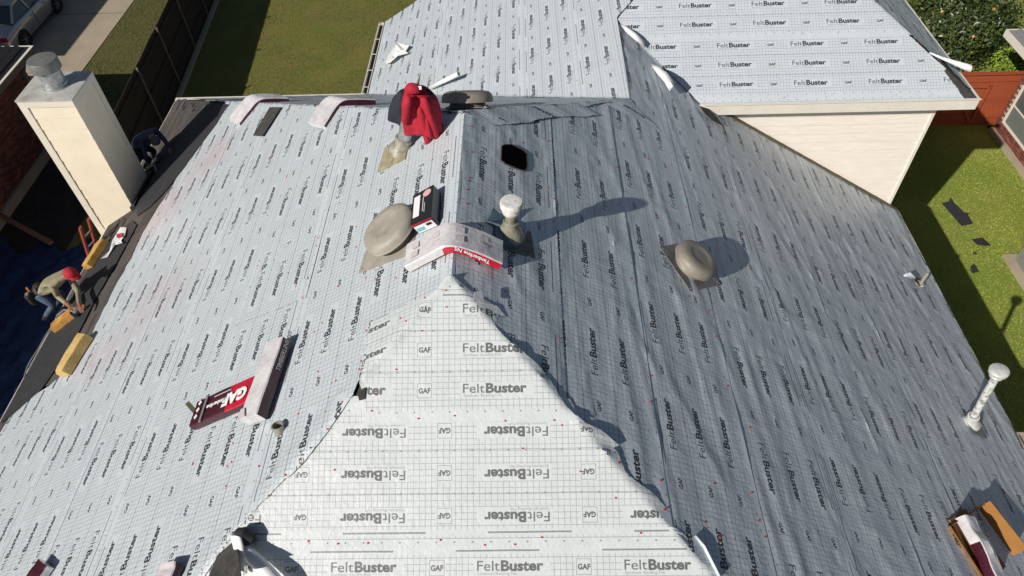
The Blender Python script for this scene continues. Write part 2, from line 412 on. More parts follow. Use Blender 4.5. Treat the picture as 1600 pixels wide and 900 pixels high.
# ------------------------------------------------------------------ the house
house = empty('house', (0, 0, 0), 'large hipped house with its roof covered in printed white felt', 'house')
def slab(name, poly, zf, m, th=.13, drop=0.0):
    n = len(poly); z = [float(zf(x, y)) - drop for x, y in poly]
    v = [(x, y, zz) for (x, y), zz in zip(poly, z)] + [(x, y, zz - th) for (x, y), zz in zip(poly, z)]
    f = [tuple(range(n)), tuple(range(2 * n - 1, n - 1, -1))] + [(i, i + n, (i + 1) % n + n, (i + 1) % n) for i in range(n)]
    return mesh(name, v, f, m, house)
pW = [(0, 0), (0, RL), (XW, RL - XW), (XW, -8)]
pS = [(0, 0), (-8, -8), (8, -8)]
pE = [(0, 0), (8.0, -8), (XE, -8), (XE, YW), (3.86, YW), (3.86, YV), (RB, Y2), (RB, RL + RB), (0, RL)]
pN = [(0, RL), (RB, RL + RB), (2 * RB + XW, RL - XW), (XW, RL - XW)]
pW2 = [(RB, RL + RB), (RB, Y2), (XM, Y2 + XM - RB), (XM, YN), (2 * RB + XW, YN), (2 * RB + XW, RL - XW)]
pG = [(RB, Y2), (RB + Y2 - YV, YV), (XC, YV), (XM, YV + XC - XM)]
pH = [(XC, YV), (XC, YN), (XM, YN), (XM, YV + XC - XM)]
fW = lambda x, y: H0 + T * x
fE_ = lambda x, y: H0 - T * x
fS = lambda x, y: H0 + T * y
fN = lambda x, y: H0 - T * (y - RL)
fW2 = lambda x, y: H0 - T * (2 * RB - x)
fG = lambda x, y: H0 + ZV + T * (y - YV)
fH = lambda x, y: H0 + ZV + T * (XC - x)
for p_, f_ in ((pW, fW), (pS, fS), (pE, fE_), (pN, fN), (pW2, fW2), (pG, fG), (pH, fH)):
    slab('roof_deck', p_[::-1] if p_ is pW else p_, f_, M_deck, .13, .006)
# walls
def wall(name, x0, x1, y0, y1, z0, z1, m=M_cream):
    return one(name, m, house, lambda b: b.box(x0, x1, y0, y1, z0, z1))
wall('wall', XW + .45, XE - .4, -7.6, 5.6, 0, 3.0)
wall('wall', XW + .45, -3.6, 5.6, RL - XW - .45, 0, 3.2)
wall('wall', -2.7, 3.0, 5.6, YN - .3, 0, 3.2)
# wing wall: plain core faced with lap boards
ZE = H0 - T * XE
wing_top = H0 + ZV - .14
one('wall', M_cream, house, lambda b: b.box(3.2, 8.30, YW + .03, YN - .3, 0, wing_top))
nb = 0
zz = 0.05
while zz < wing_top - .02:
    z1 = min(zz + .20, wing_top)
    b = MB(); b.add([(3.3, YW + .012, z1), (8.34, YW + .012, z1), (8.34, YW - .006, zz), (3.3, YW - .006, zz), (3.3, YW + .03, z1), (8.34, YW + .03, z1), (8.34, YW + .03, zz), (3.3, YW + .03, zz)],
                    [(0, 3, 2, 1), (4, 5, 6, 7), (0, 1, 5, 4), (3, 7, 6, 2), (1, 2, 6, 5), (0, 4, 7, 3)])
    b.build('siding_board', M_cream, house); zz += .199
one('corner_trim', M_fascia, house, lambda b: b.box(8.30, 8.355, YW - .02, YW + .09, 0, wing_top - .005))
# wing fascia, soffit, frieze shadow board
zf0 = H0 + ZV
one('fascia', M_fascia, house, lambda b: (b.box(3.86, XC + .02, YV - .035, YV, zf0 - .20, zf0 + .012), b.box(XC, XC + .03, YV, YN, zf0 - .20, zf0 + .012)))
one('soffit', M_fascia, house, lambda b: b.box(3.86, XC, YV + .001, YW + .02, zf0 - .20, zf0 - .185))
one('soffit', M_fascia, house, lambda b: b.box(8.31, XC - .001, YW + .02, YN, zf0 - .20, zf0 - .186))
one('drip_edge', M_trim, house, lambda b: b.bar((3.95, YV - .045, zf0 + .018), (XC + .03, YV - .045, zf0 + .018), .03, .012))
# eaves of the main roof
one('fascia', M_fascia, house, lambda b: b.box(XE, XE + .03, -8, YW, ZE - .2, ZE + .0))
one('soffit', M_fascia, house, lambda b: b.box(XE - .45, XE, -8, YW, ZE - .2, ZE - .185))
zWv = H0 + T * XW
one('fascia', M_trim, house, lambda b: b.box(XW - .03, XW, -8, RL - XW, zWv - .2, zWv - .005))
one('fascia', M_trim, house, lambda b: b.box(XW, 2 * RB + XW - .12, RL - XW, RL - XW + .035, zWv - .2, zWv + .015))
one('drip_edge', M_fascia, house, lambda b: b.box(XW - .02, 2 * RB + XW - .1, RL - XW - .05, RL - XW + .05, zWv + .016, zWv + .028))
# gable rake trim of the back section
# flashing strip where the east roof meets the wing wall
mflash = mat('dirty_flashing', (.16, .145, .09), .8, noise=.4, nscale=8)
one('step_flashing', mflash, house, lambda b: b.bar((3.9, YW - .06, H0 - T * 3.9 + .03), (XE - .02, YW - .06, H0 - T * XE + .05), .1, .02))
# gutter with straps on the west eave of the back section
gx = 2 * RB + XW; gz = H0 + T * XW
def gutter(x, y0, y1, z, side, mt, name='gutter', straps=True):
    o = one(name, mt, house, lambda b: (b.box(min(x, x + side * .02), max(x, x + side * .02), y0, y1, z - .12, z - .005), b.box(min(x, x + side * .15), max(x, x + side * .15), y0, y1, z - .135, z - .12),
            b.box(min(x + side * .13, x + side * .15), max(x + side * .13, x + side * .15), y0, y1, z - .12, z + .01), b.box(min(x, x + side * .15), max(x, x + side * .15), y0 - .012, y0, z - .135, z - .005), b.box(min(x, x + side * .15), max(x, x + side * .15), y1, y1 + .012, z - .135, z - .005)))
    if straps:
        y = y0 + .3
        while y < y1:
            one('gutter_strap', mt, o, lambda b: b.box(min(x, x + side * .15), max(x, x + side * .15), y, y + .025, z + .004, z + .012)); y += .78
    return o
gutter(gx - .06, RL - XW + .05, YN - .02, gz, -1, M_fascia)
one('gutter_fill', M_black, house, lambda b: b.box(gx - .19, gx - .085, RL - XW + .06, YN - .04, gz - .119, gz - .085))  # plain black fill along the gutter's bottom
gutter(XE + .035, -7.9, 1.25, ZE, 1, mat('tan_gutter', (.42, .37, .28), .6, noise=.2), straps=False)

# ---- felt strips
PL = {'W': (lambda u, d: (-d / KK, -u), zall), 'E': (lambda u, d: (d / KK, u), zE), 'S': (lambda u, d: (u, -d / KK), zall), 'N': (lambda u, d: (-u, RL + d / KK), zall),
      'W2': (lambda u, d: (RB - d / KK, -u), zall), 'G': (lambda u, d: (u, YV - d / KK), lambda x, y: np.where(y < YV + .01, H0 + ZV + T * (y - YV), zall(x, y))), 'H': (lambda u, d: (XC + d / KK, u), zall)}
AMP = {'W': .35, 'E': 1.0, 'S': .45, 'N': .6, 'W2': .5, 'G': .55, 'H': .9}
SEAMS = {'E': (1.28, 2.37, 3.6, 4.85, 6.02, 7.22, 8.5), 'W': (1.1, 2.27, 3.42, 4.66, 5.8, 7.0), 'S': (1.36, 2.46)}
def wrinkle(pl, u, d):
    a = AMP[pl]; s = sum(map(ord, pl))
    rd = lambda x, y, q: (1 - np.abs(vn(x, y, q))) ** 3
    sk = .10 * u + d
    h = .010 * (rd(u * .55 + .3 * d, sk * 2.1, s + 1) - .3) + .012 * np.maximum(0, rd(u * .4, (d - .12 * u) * 1.3, s + 2) - .55)
    h = h + .013 * np.maximum(0, rd(u * .30 + .6 * d, sk * 3.7, s + 6) - .62) * 2
    h = h + .0030 * vn(u * 2.1, d * 2.6, s + 3) + .0016 * vn(u * 9, d * 4 + u * 3, s + 4) + .0012 * vn(u * 6, d * 13, s + 9) + .0065 * np.maximum(0, vn(u * .9 + d * .4, d * 9 + u * .8, s + 12)) + .0036 * vn(u * 1.1 - d * .5, d * 6.5 - u * .5, s + 13)
    for q in SEAMS.get(pl, ()):
        h = h + (.006 * np.maximum(0, vn(u * .9, u * 0 + q * 7, s + 5) - .0)) * np.exp(-((d - q - .03 + .03 * vn(u * .7, u * 0 + q, 3)) / .028) ** 2)
    return h * a
G_ = .04
def felt(pl, d0, d1, flip, top, u0, ulo, uhi, dmax=None, base=.016, ext_lift=.02, edge=None, name='felt_strip', m=None, spl=None):
    """one course of felt: d down the slope, u along it; ulo/uhi limit u as functions of d; top = d of the design's top edge"""
    f, zf = PL[pl]
    ds = np.unique(np.concatenate([[d0], np.arange(math.ceil((d0 + .008) / G_), math.floor((d1 - .008) / G_) + 1) * G_, [d1]]))
    lo = np.array([ulo(d) for d in ds]); hi = np.array([uhi(d) for d in ds])
    us = np.arange(math.floor(lo.min() / G_), math.ceil(hi.max() / G_) + 1) * G_
    U, D = np.meshgrid(us, ds)
    rag = .012 * vn(D * 6, D * 0 + d0, 11) + .006 * vn(D * 25, D * 0 + d0, 12)
    U = np.clip(U, lo[:, None] + rag, hi[:, None] + rag)
    if dmax is not None:
        D = np.minimum(D, dmax(U))
    x, y = f(U, D); z = zf(x, y)
    fr = (D - d0) / (d1 - d0)
    lift = base + .006 * fr + (.008 * np.maximum(0, vn(U * 1.3, U * 0 + d1 * 3, 21) - .1)) * np.exp(-(d1 - D) / .05) * AMP[pl]
    if edge is not None: lift = lift + edge(U, D, x, y)
    z = z + wrinkle(pl, U, D) * KK + lift * KK
    n, mcol = U.shape
    x = x * np.ones_like(U); y = y * np.ones_like(U)
    # a lip under the lower edge gives the sheet a thickness
    xr = np.concatenate([x, x[-1:]]); yr = np.concatenate([y, y[-1:]]); zr = np.concatenate([z, z[-1:] - .007])
    V = np.stack([xr, yr, zr], -1).reshape(-1, 3)
    sgn = -1 if flip else 1
    uu = (U - u0) * sgn / PER + .33 / PER; vv = 1 - ((top - D) if flip else (D - top)) / WID
    UV = np.stack([np.concatenate([uu, uu[-1:]]), np.concatenate([vv, vv[-1:]])], -1).reshape(-1, 2)
    i, j = np.meshgrid(np.arange(n), np.arange(mcol - 1), indexing='ij')
    a = (i * mcol + j).ravel(); q = np.stack([a, a + mcol, a + mcol + 1, a + 1], 1)
    e1 = np.linalg.norm(V[q[:, 0]] - V[q[:, 3]], axis=1) + np.linalg.norm(V[q[:, 1]] - V[q[:, 2]], axis=1)
    e2 = np.linalg.norm(V[q[:, 0]] - V[q[:, 1]], axis=1) + np.linalg.norm(V[q[:, 3]] - V[q[:, 2]], axis=1)
    q = q[(e1 > .004) & (e2 > .003)]
    c = np.cross(V[q[0, 1]] - V[q[0, 0]], V[q[0, 3]] - V[q[0, 0]])
    if c[2] < 0: q = q[:, ::-1]
    me = bpy.data.meshes.new(name); me.vertices.add(len(V)); me.vertices.foreach_set('co', V.ravel())
    me.loops.add(len(q) * 4); me.loops.foreach_set('vertex_index', q.ravel()); me.polygons.add(len(q)); me.polygons.foreach_set('loop_start', np.arange(len(q)) * 4)
    me.polygons.foreach_set('use_smooth', [True] * len(q))
    l = me.uv_layers.new(name='UVMap'); l.data.foreach_set('uv', UV[q.ravel()].ravel())
    me.materials.append(m or (MFS if pl == 'S' else MF)); me.update(calc_edges=True); me.validate(); me.set_sharp_from_angle(angle=math.radians(34))
    return link(bpy.data.objects.new(name, me), house)
def uof(pl, p):                       # u of a world point on a plane
    return {'W': -p.y, 'E': p.y, 'S': p.x, 'N': -p.x, 'W2': -p.y, 'G': p.x, 'H': p.y}[pl]
def hole_cut(o, c, rx, ry): pass
# south hip face
eS = lambda amt: (lambda U, D, x, y: np.clip((y - x + .03) / .10, 0, 1) * np.clip((1.06 - D) / .12, 0, 1) * .022 + np.where(x > -y, .005 + .022 * np.maximum(0, vn(U * 5, D * 9, 31)) + .02 * np.maximum(0, vn(U * 2, D * 3, 32)) * np.clip((x + y) / .15, 0, 1), 0) + np.where(x < y, .018, 0))
def loS0(d): return -d / KK - .05 if d < .13 else -.85 + .10 * max(0, d - 1.0) + .015 * math.sin(d * 11)
def hiS0(d): return d / KK + .09 + (.17 if .12 < d < .30 else 0) + .05 * math.sin(d * 9)
felt('S', -.03, 1.365, False, .045, .42, loS0, hiS0, base=.022, edge=eS(1))
felt('S', 1.10, 2.462, True, 2.46, .60, lambda d: -d / KK - .03, lambda d: d / KK + .13 + .05 * math.sin(d * 13) + (.10 if 1.38 < d < 1.55 else 0), base=.010, edge=eS(1))
felt('S', 2.34, 3.60, False, 2.39, onS(570, 886).x, lambda d: -d / KK - .03, lambda d: d / KK + (.30 if d > 2.47 else .12) + .04 * math.sin(d * 8), base=.010, edge=eS(1))
felt('S', 3.45, 4.9, True, 4.9, .2, lambda d: -d / KK - .03, lambda d: d / KK + .1, base=.010, edge=eS(1))
# west face
WLOW = np.array([(y, -x * KK) for x, y in [(onW(px, py).x, onW(px, py).y) for px, py in [(0, 680), (16, 655), (45, 625), (78, 605), (95, 590), (130, 560), (150, 512), (176, 460), (205, 405), (232, 350), (250, 322), (288, 262), (305, 238), (330, 200), (352, 166)]]])
WLOW = WLOW[np.argsort(WLOW[:, 0])]
def wdmax(U):
    y = -U; e = np.interp(y, WLOW[:, 0], WLOW[:, 1])
    return np.where(y < WLOW[0, 0], 9.2, e) + .02 * vn(y * 6, y * 0, 41) + .03 * np.floor(2.5 * vn(y * 1.7, y * 0 + 3, 42)) / 2.5
wlo = lambda d: -(RL + max(d, 0) / KK) - .02
def whi(d): return max(d, 0) / KK + (.04 if d > 1.05 else -.05) + .04 * math.sin(d * 5)
def wu(px, py): return -onW(px, py).y
eW = lambda U, D, x, y: np.where((-y > -x - .25) & (D > 1.0), .010, 0) + .004 * np.maximum(0, vn(D * 4, D * 0, 33)) * np.clip(1 - (-x + y) / .12, 0, 1) * (D > .9)
sp = [(-.03, 1.10, False, -.02, wu(665, 400)), (.98, 2.27, True, 2.27, wu(429, 707)), (2.19, 3.42, False, 2.20, wu(359, 692)), (3.32, 4.63, True, 4.64, wu(262, 697)),
      (4.56, 5.80, False, 4.57, wu(140, 730)), (5.70, 6.97, True, 6.99, wu(82, 715)), (6.90, 8.1, False, 6.92, wu(41, 701)), (8.0, 9.2, True, 9.25, wu(10, 660))]
for d0, d1, fl, tp, u0 in sp:
    felt('W', d0, d1, fl, tp, u0, wlo, whi, dmax=wdmax if d1 > 6 else None, base=.022 if d1 > 6 else .013, edge=eW)
# an end joint of two rolls: a piece laid over the second strip with a slanted cut
felt('W', 2.16, 3.43, False, 2.17, wu(359, 692) + .38, lambda d: -(2.35 - .62 * (d - 2.2)), lambda d: -(.55 + .1 * d), base=.026)
# east face
def elo(d): return -max(d, 0) / KK + .03 if d > .05 else 0.0
def ehi(d):
    x = d / KK
    if x < RB: return RL + x - .03
    if x < RB + .02: return Y2
    if x < 3.9: return Y2 - (x - RB) + .02
    return YW - .09
def eu(px, py): return onE(px, py).y
HOLE = onE(803, 246)
se = [(.02, 1.28, True, 1.30, eu(755, 258)), (1.15, 2.37, False, 1.02, eu(930, 550)), (2.28, 3.60, False, 2.30, eu(1017, 503)), (3.50, 4.85, True, 4.87, eu(1150, 573)), (4.76, 6.02, False, 4.78, eu(1220, 477)),
      (5.90, 7.22, True, 7.24, eu(1345, 541)), (7.14, 8.5, False, 7.15, eu(1402, 545)), (8.4, XE * KK - .0, True, 9.75, eu(1500, 560))]
for d0, d1, fl, tp, u0 in se:
    felt('E', d0, d1, fl, tp, u0, elo, ehi, base=.012)
# north hip face, hanging over the east side along the hip
eN = lambda U, D, x, y: np.where(x > (y - RL), .008 + .013 * np.maximum(0, vn(U * 3, D * 5, 51)), 0) + np.where(-x > (y - RL), .012, 0)
def nlo(d):          # u = -x, low side = east
    x = d / KK
    if x > RB: return -(RB - (x - RB) * 1.0) if x < 99 else 0
    return -(x + (.36 if d < 1.75 else .12) + .03 * math.sin(d * 5))
felt('N', -.05, 1.15, False, -.05, .2, nlo, lambda d: max(d, 0) / KK + .05, base=.024, edge=eN)
felt('N', 1.0, 2.35, True, 2.35, .4, nlo, lambda d: d / KK + .05, base=.020, edge=eN)
for a, b_, fl in ((2.2, 3.5, False), (3.4, 4.7, True), (4.6, 5.9, False), (5.8, 7.1, True), (7.0, 8.3, False), (8.2, 9.42, True)):
    felt('N', a, b_, fl, b_ if fl else a, .1, lambda d: -(2 * RB - d / KK) + .05, lambda d: d / KK + (.04 if d < 7.6 else -.4), base=.014, edge=eN)
# back section, west face
def w2lo(d): return -YN
def w2hi(d):
    x = RB - d / KK
    return -(Y2 + (x - RB)) if x > RB else -(RL + RB + (RB - x)) + .12
def w2u(px, py): return -hit(px, py, WS, H0 - T * 2 * RB).y
for a, b_, fl, q in ((-2.7, -1.3, False, (950, 20)), (-1.4, -.15, False, (950, 20)), (-.25, .90, True, (943, 90)), (.80, 2.04, True, (880, 60)), (1.97, 3.22, False, (818, 96)), (3.12, 4.33, True, (745, 52)), (4.26, 5.5, False, (721, 100)), (5.4, 6.56, True, (640, 50))):
    felt('W2', a, b_, fl, b_ if fl else a, w2u(*q) + (0 if not fl else 0), w2lo, w2hi, base=.020)
# wing, south face
def glo(d):
    up = -d / KK
    return (RB + Y2 - YV - up) + .03 if up < Y2 - YV else RB + (up - (Y2 - YV)) + .03
def ghi(d): return XC + d / KK + .02
def gu(px, py): return hit(px, py, SS, H0 + ZV - T * YV).x
felt('G', -1.33, .03, False, -1.37, gu(1264, 98), glo, lambda d: XC + d / KK - (.04 if d < -.55 else .10 + .3 * (d + .55)), base=.014)
felt('G', -2.50, -1.24, False, -2.55, gu(1202, 30), glo, ghi, base=.016)
felt('G', -3.65, -2.40, False, -3.7, gu(1264, 98), glo, ghi, base=.016)
felt('G', -4.55, -3.55, False, -4.8, gu(1264, 98), glo, ghi, base=.016)
# wing, east face
for a, b_, fl in ((-4.55, -3.4, True), (-3.5, -2.3, False), (-2.4, -1.15, True), (-1.25, -.05, False)):
    felt('H', a, b_, fl, b_ if fl else a, 8 + a, lambda d: YV - d / KK + (.04 if d < -.6 else .30 + .2 * math.sin(d * 9)), lambda d: YN, base=.012)

# ---- red nail caps, at the edges of strips (pixel-sized pieces, one mesh)
def nails(name, pts, m, r=.0125):
    b = MB(); dg = bpy.context.evaluated_depsgraph_get()
    for p in pts:
        ok, loc, nr, *_ = sc.ray_cast(dg, p + Vector((0, 0, .6)), Vector((0, 0, -1)))
        if ok: p = loc + Vector((0, 0, .004))
        n = Vector((0, 0, 1)); a0 = rnd.random()
        b.add([Vector((p.x + r * math.cos(a0 + k * 1.047), p.y + r * math.sin(a0 + k * 1.047), p.z)) for k in range(6)] + [Vector((p.x, p.y, p.z + .004))], [(k, (k + 1) % 6, 6) for k in range(6)])
    o = b.build(name, m, house); o['kind'] = 'stuff'; return o
def surf(x, y, pl, extra):
    return Vector((x, y, float(zE(x, y) if pl == 'E' else zall(x, y)) + extra))
npx = [(697, 457), (698, 483), (660, 520), (635, 504), (589, 620), (620, 580), (655, 657), (582, 645), (711, 653), (790, 661), (866, 660), (878, 666), (817, 702), (524, 736), (487, 703), (470, 721), (483, 847), (529, 851), (576, 850), (689, 845), (847, 841), (805, 852), (758, 853),
       (907, 738), (962, 779), (1001, 834), (422, 777), (448, 745), (513, 673), (535, 628), (664, 466)]
P_ = [onS(x, y) for x, y in npx]
P_ = [surf(p.x, p.y, 'S', .055) for p in P_]
for i in range(70):
    d = rnd.uniform(.1, 4); y = rnd.uniform(-1.5, 4)
    if rnd.random() < .5: d = rnd.choice((1.08, 2.24, 3.4)) - .03
    x = -d / KK
    if y > x and y < RL - x: P_.append(surf(x, y, 'W', .056))
for i in range(75):
    d = rnd.choice((1.25, 2.33, .12, .12, 3.55)) + rnd.uniform(-.04, .02); y = rnd.uniform(-2.5, 5)
    if rnd.random() < .3: d = rnd.uniform(.1, 4)
    x = d / KK
    if -x < y < RL + x: P_.append(surf(x, y, 'E', .052))
for i in range(22):
    up = rnd.choice((.05, 1.36, .7, 1.3, .1)) + rnd.uniform(-.03, .03); x = rnd.uniform(4.2, 8.3)
    P_.append(surf(x, YV + up / KK, 'G', .045))
for i in range(30):
    d = rnd.uniform(.2, 3); y = rnd.uniform(5.5, 11); x = RB - d / KK
    if y > RL + 2 * RB - x: P_.append(surf(x, y, 'W2', .05))
nails('nail_caps', P_, M_nailred)

# ------------------------------------------------------------------ chimney
def letters(name, s, size, o, xd, yd, m, parent, off=0.0, lift=.003, sp=1.0):
    """flat print lying on a face: origin o, reading direction xd, up direction yd"""
    g, t = glyphs(s, size, off, sp); g = g - [g[:, 0].min(), 0]
    xd, yd = Vector(xd).normalized(), Vector(yd).normalized(); n = xd.cross(yd).normalized()
    v = [Vector(o) + xd * a + yd * b + n * lift for a, b in g]
    return mesh(name, v, [tuple(q) for q in t.tolist()], m, parent)

cx0, cx1, cy0, cy1, cz1 = -8.24, -7.25, 6.18, 7.07, H0 - 1.88
chim = empty('chimney', (cx0, cy0, 0), 'tall cream sided chimney tower with a round metal flue cap', 'chimney')
one('core', M_cream2, chim, lambda b: b.box(cx0 + .02, cx1 - .02, cy0 + .02, cy1 - .02, 0, cz1 - .03))
zz = 1.2
while zz < cz1 - .25:
    z1 = min(zz + .24, cz1 - .16)
    one('siding_board', M_cream2, chim, lambda b: b.add([(cx0 + .13, cy0 + .004, zz), (cx1 - .012, cy0 + .004, zz), (cx1 - .012, cy0 + .014, z1), (cx0 + .13, cy0 + .014, z1), (cx0 + .13, cy0 + .03, zz), (cx1 - .012, cy0 + .03, zz), (cx1 - .012, cy0 + .03, z1), (cx0 + .13, cy0 + .03, z1)],
        [(0, 1, 2, 3), (0, 4, 5, 1), (3, 2, 6, 7), (1, 5, 6, 2), (0, 3, 7, 4)]))
    one('siding_board', M_cream2, chim, lambda b: b.add([(cx1 - .004, cy0 + .012, zz), (cx1 - .004, cy1 - .12, zz), (cx1 - .014, cy1 - .12, z1), (cx1 - .014, cy0 + .012, z1), (cx1 - .03, cy0 + .012, zz), (cx1 - .03, cy1 - .12, zz), (cx1 - .03, cy1 - .12, z1), (cx1 - .03, cy0 + .012, z1)],
        [(0, 1, 2, 3), (0, 4, 5, 1), (3, 2, 6, 7), (1, 5, 6, 2), (0, 3, 7, 4)]))
    zz += .239
one('corner_trim', M_trim, chim, lambda b: b.box(cx0 - .01, cx0 + .125, cy0 - .012, cy0 + .02, 0, cz1 - .03))
one('corner_trim', M_trim, chim, lambda b: b.box(cx1 - .015, cx1 + .010, cy1 - .115, cy1 + .01, 0, cz1 - .03))
one('frieze_board', M_trim, chim, lambda b: (b.box(cx0 - .008, cx1 + .004, cy0 - .010, cy0 + .019, cz1 - .155, cz1 - .02), b.box(cx1 - .018, cx1 + .006, cy0 + .0, cy1 + .008, cz1 - .155, cz1 - .021)))
mcap = mat('rain_stained_cap', (.60, .59, .55), .5, metal=.2, col2=(.30, .29, .25), nscale=3, lo=.45, hi=.8)
one('chimney_cap', mcap, chim, lambda b: b.add([(cx0 - .02, cy0 - .02, cz1 - .03), (cx1 + .02, cy0 - .02, cz1 - .03), (cx1 + .02, cy1 + .02, cz1 - .03), (cx0 - .02, cy1 + .02, cz1 - .03), (cx0 - .02, cy0 - .02, cz1), (cx1 + .02, cy0 - .02, cz1), (cx1 + .02, cy1 + .02, cz1), (cx0 - .02, cy1 + .02, cz1), ((cx0 + cx1) / 2, (cy0 + cy1) / 2, cz1 + .03)],
    [(0, 1, 5, 4), (1, 2, 6, 5), (2, 3, 7, 6), (3, 0, 4, 7), (4, 5, 8), (5, 6, 8), (6, 7, 8), (7, 4, 8)]))
fc = (-7.70, 6.62, cz1)
one('flue_pipe', M_galv, chim, lambda b: b.lathe([(.24, -.01), (.24, .03), (.215, .045), (.21, .09), (.195, .10), (.192, .37)], fc, n=32), True)
one('flue_collar', M_galv, chim, lambda b: b.lathe([(.215, .055), (.222, .065), (.215, .085)], fc, n=32), True)
one('flue_cap', M_galvd, chim, lambda b: b.lathe([(.19, .34), (.25, .345), (.25, .52), (.242, .535), (.15, .545), (.001, .55)], fc, n=40), True)
one('base_flashing', M_black, chim, lambda b: b.obox((cx1 - .03, cy0 - .06, H0 + T * cx1 - .02), (.12, 0, .075), (0, 1.1, 0), (0, 0, .10)))

# ------------------------------------------------------------------ shingle courses along the west eave
row = 0; d = -XW * KK
shings = []
while d > 7.3 and len(shings) < 280:
    y = RL - d / KK * -1 - 0.02 if False else (RL + d / KK) - .05
    ymin = 2.0 if row > 5 else (-.2 if row > 4 else -2.5)
    y -= rnd.uniform(0, .5)
    while y > ymin and len(shings) < 285:
        L_ = .985 if y - .985 > ymin else .985
        y0 = y - L_
        lowd = np.interp(y0 + .5, WLOW[:, 0], WLOW[:, 1])
        xc = -(d - .07) / KK
        inch = cx0 - .1 < xc < cx1 + .05 and y0 < cy1 and y > cy0
        if d > lowd - .25 and not inch and not (d > 9.0 and y0 < 1.0 and False):
            b = MB(); up = .145; n_t = 5; yy = y0; lf = .010
            xs = [(-(dd) / KK) for dd in (d, d - up - .03)]
            b.obox((xs[0], y0 + .002, H0 + T * xs[0] + lf), (xs[1] - xs[0], 0, T * (xs[1] - xs[0]) - .006), (0, L_ - .004, 0), (0, 0, .005))
            while yy < y - .12:
                w_ = rnd.uniform(.10, .22)
                if rnd.random() < .6:
                    b.obox((xs[0] + .0, yy, H0 + T * xs[0] + lf + .005), (xs[1] - xs[0], 0, T * (xs[1] - xs[0]) - .004), (0, min(w_, y - yy - .01), 0), (0, 0, .004))
                yy += w_ + rnd.uniform(.02, .1)
            shings.append(b.build('shingle', M_shA[rnd.choice((0, 0, 1, 1, 2, 3, 4))], house))
        y = y0
    d -= .143; row += 1
# black starter membrane lying on the lower west edge by the workers
def wpatch(name, px, h, m, parent=house, th=.006):
    p = [onW(a, b_, h) for a, b_ in px]; n = Vector((-T, 0, 1)).normalized()
    k = len(p)
    return mesh(name, [q + n * th for q in p] + p, [tuple(range(k)), tuple(range(2 * k - 1, k - 1, -1))] + [(i, i + k, (i + 1) % k + k, (i + 1) % k) for i in range(k)], m, parent)
wpatch('membrane_shade_strip', [(0, 662), (38, 592), (74, 530), (112, 466), (152, 398), (172, 372), (207, 345), (214, 352), (180, 415), (150, 466), (113, 540), (66, 607), (20, 648)], .032, M_black)

wpatch('membrane_shade_strip', [(330, 162), (357, 163), (340, 192), (313, 228), (288, 262), (262, 295), (236, 322), (214, 338), (212, 322), (222, 300), (244, 270), (272, 235)], .030, M_black)  # black patch shaped to the chimney's cast shadow, darkening the membrane there
# ------------------------------------------------------------------ vents and pipes
def plane_frame(pl, p, spin=0.0):
    n = Vector({'W': (-T, 0, 1), 'E': (T, 0, 1), 'N': (0, T, 1), 'S': (0, -T, 1)}[pl]).normalized()
    dn = Vector({'W': (-1, 0, -T), 'E': (1, 0, -T), 'N': (0, 1, -T), 'S': (0, -1, -T)}[pl]).normalized()
    al = n.cross(dn)
    q = Quaternion(n, spin); return n, q @ dn, q @ al
def dome_vent(pl, p, lab, rad, hgt, m, spin=0, base=.5, shift=0.0, tilt=0.0, dirt=True):
    n, dn, al = plane_frame(pl, p, spin)
    r = empty('roof_vent', p, lab, 'roof vent', 'round roof vents')
    if pl == 'N': base = .55
    s = base / 2
    one('base_plate', M_galvd if dirt else m, r, lambda b: b.obox(p - dn * s - al * s + n * .02, dn * base, al * base, n * .008))

    one('throat', m, r, lambda b: b.lathe([(rad * .78, .02), (rad * .70, .05), (rad * .66, .14)], p + dn * shift, n, n=28), True)
    ax = (n + Vector((0, 0, 1)) * tilt).normalized()
    z0 = .085 if tilt else .115
    prof = [(rad * .9, z0 + .004), (rad * .97, z0), (rad * 1.012, z0), (rad * 1.012, z0 + .008), (rad * 1.004, z0 + .012), (rad, z0 + .02), (rad * .995, z0 + hgt * .40), (rad * .965, z0 + hgt * .62), (rad * .90, z0 + hgt * .82), (rad * .80, z0 + hgt * .94), (rad * .66, z0 + hgt), (rad * .52, z0 + hgt * 1.005), (rad * .48, z0 + hgt * .965), (rad * .2, z0 + hgt * .985), (0.001, z0 + hgt)]
    one('hood', m, r, lambda b: b.lathe(prof, p + dn * shift, ax, n=48), True)
    for a, c in ((-1, -1), (-1, 1), (1, -1), (1, 1)):
        one('screw', M_galv, r, lambda b: b.lathe([(.012, .028), (.012, .036), (0.001, .038)], p + dn * s * .88 * a + al * s * .88 * c, n, n=8))
    return r
pv = onE(1077, 417); _v = onE(1085, 460) - onE(1033, 385); _spin = math.atan2(_v.x * KK, -_v.y); dome_vent('E', pv, 'round taupe vent alone on the shaded grey roof side, on a dark square plate', .305, .14, M_vent, _spin, .72, -.03)
pv = onW(614, 374); dome_vent('W', pv, 'large faded tan dome vent beside the black box near the ridge', .34, .13, M_ventl, -.15, .76, -.08, dirt=False)
pv = hit(737, 163, NS, H0 + T * RL); pv = Vector((.0, RL + .50, H0 - T * .50 + .03))
dome_vent('N', pv, 'flat taupe roof vent peeking over the ridge behind the red jacket', .335, .14, M_vent, 0, .5, 0, .02)

def aim_base(pl_fn, bx, by, tx, ty):
    """base on the roof and top in the vertical east-west plane through it"""
    b = pl_fn(bx, by); t = onY(tx, ty, b.y); return b, t
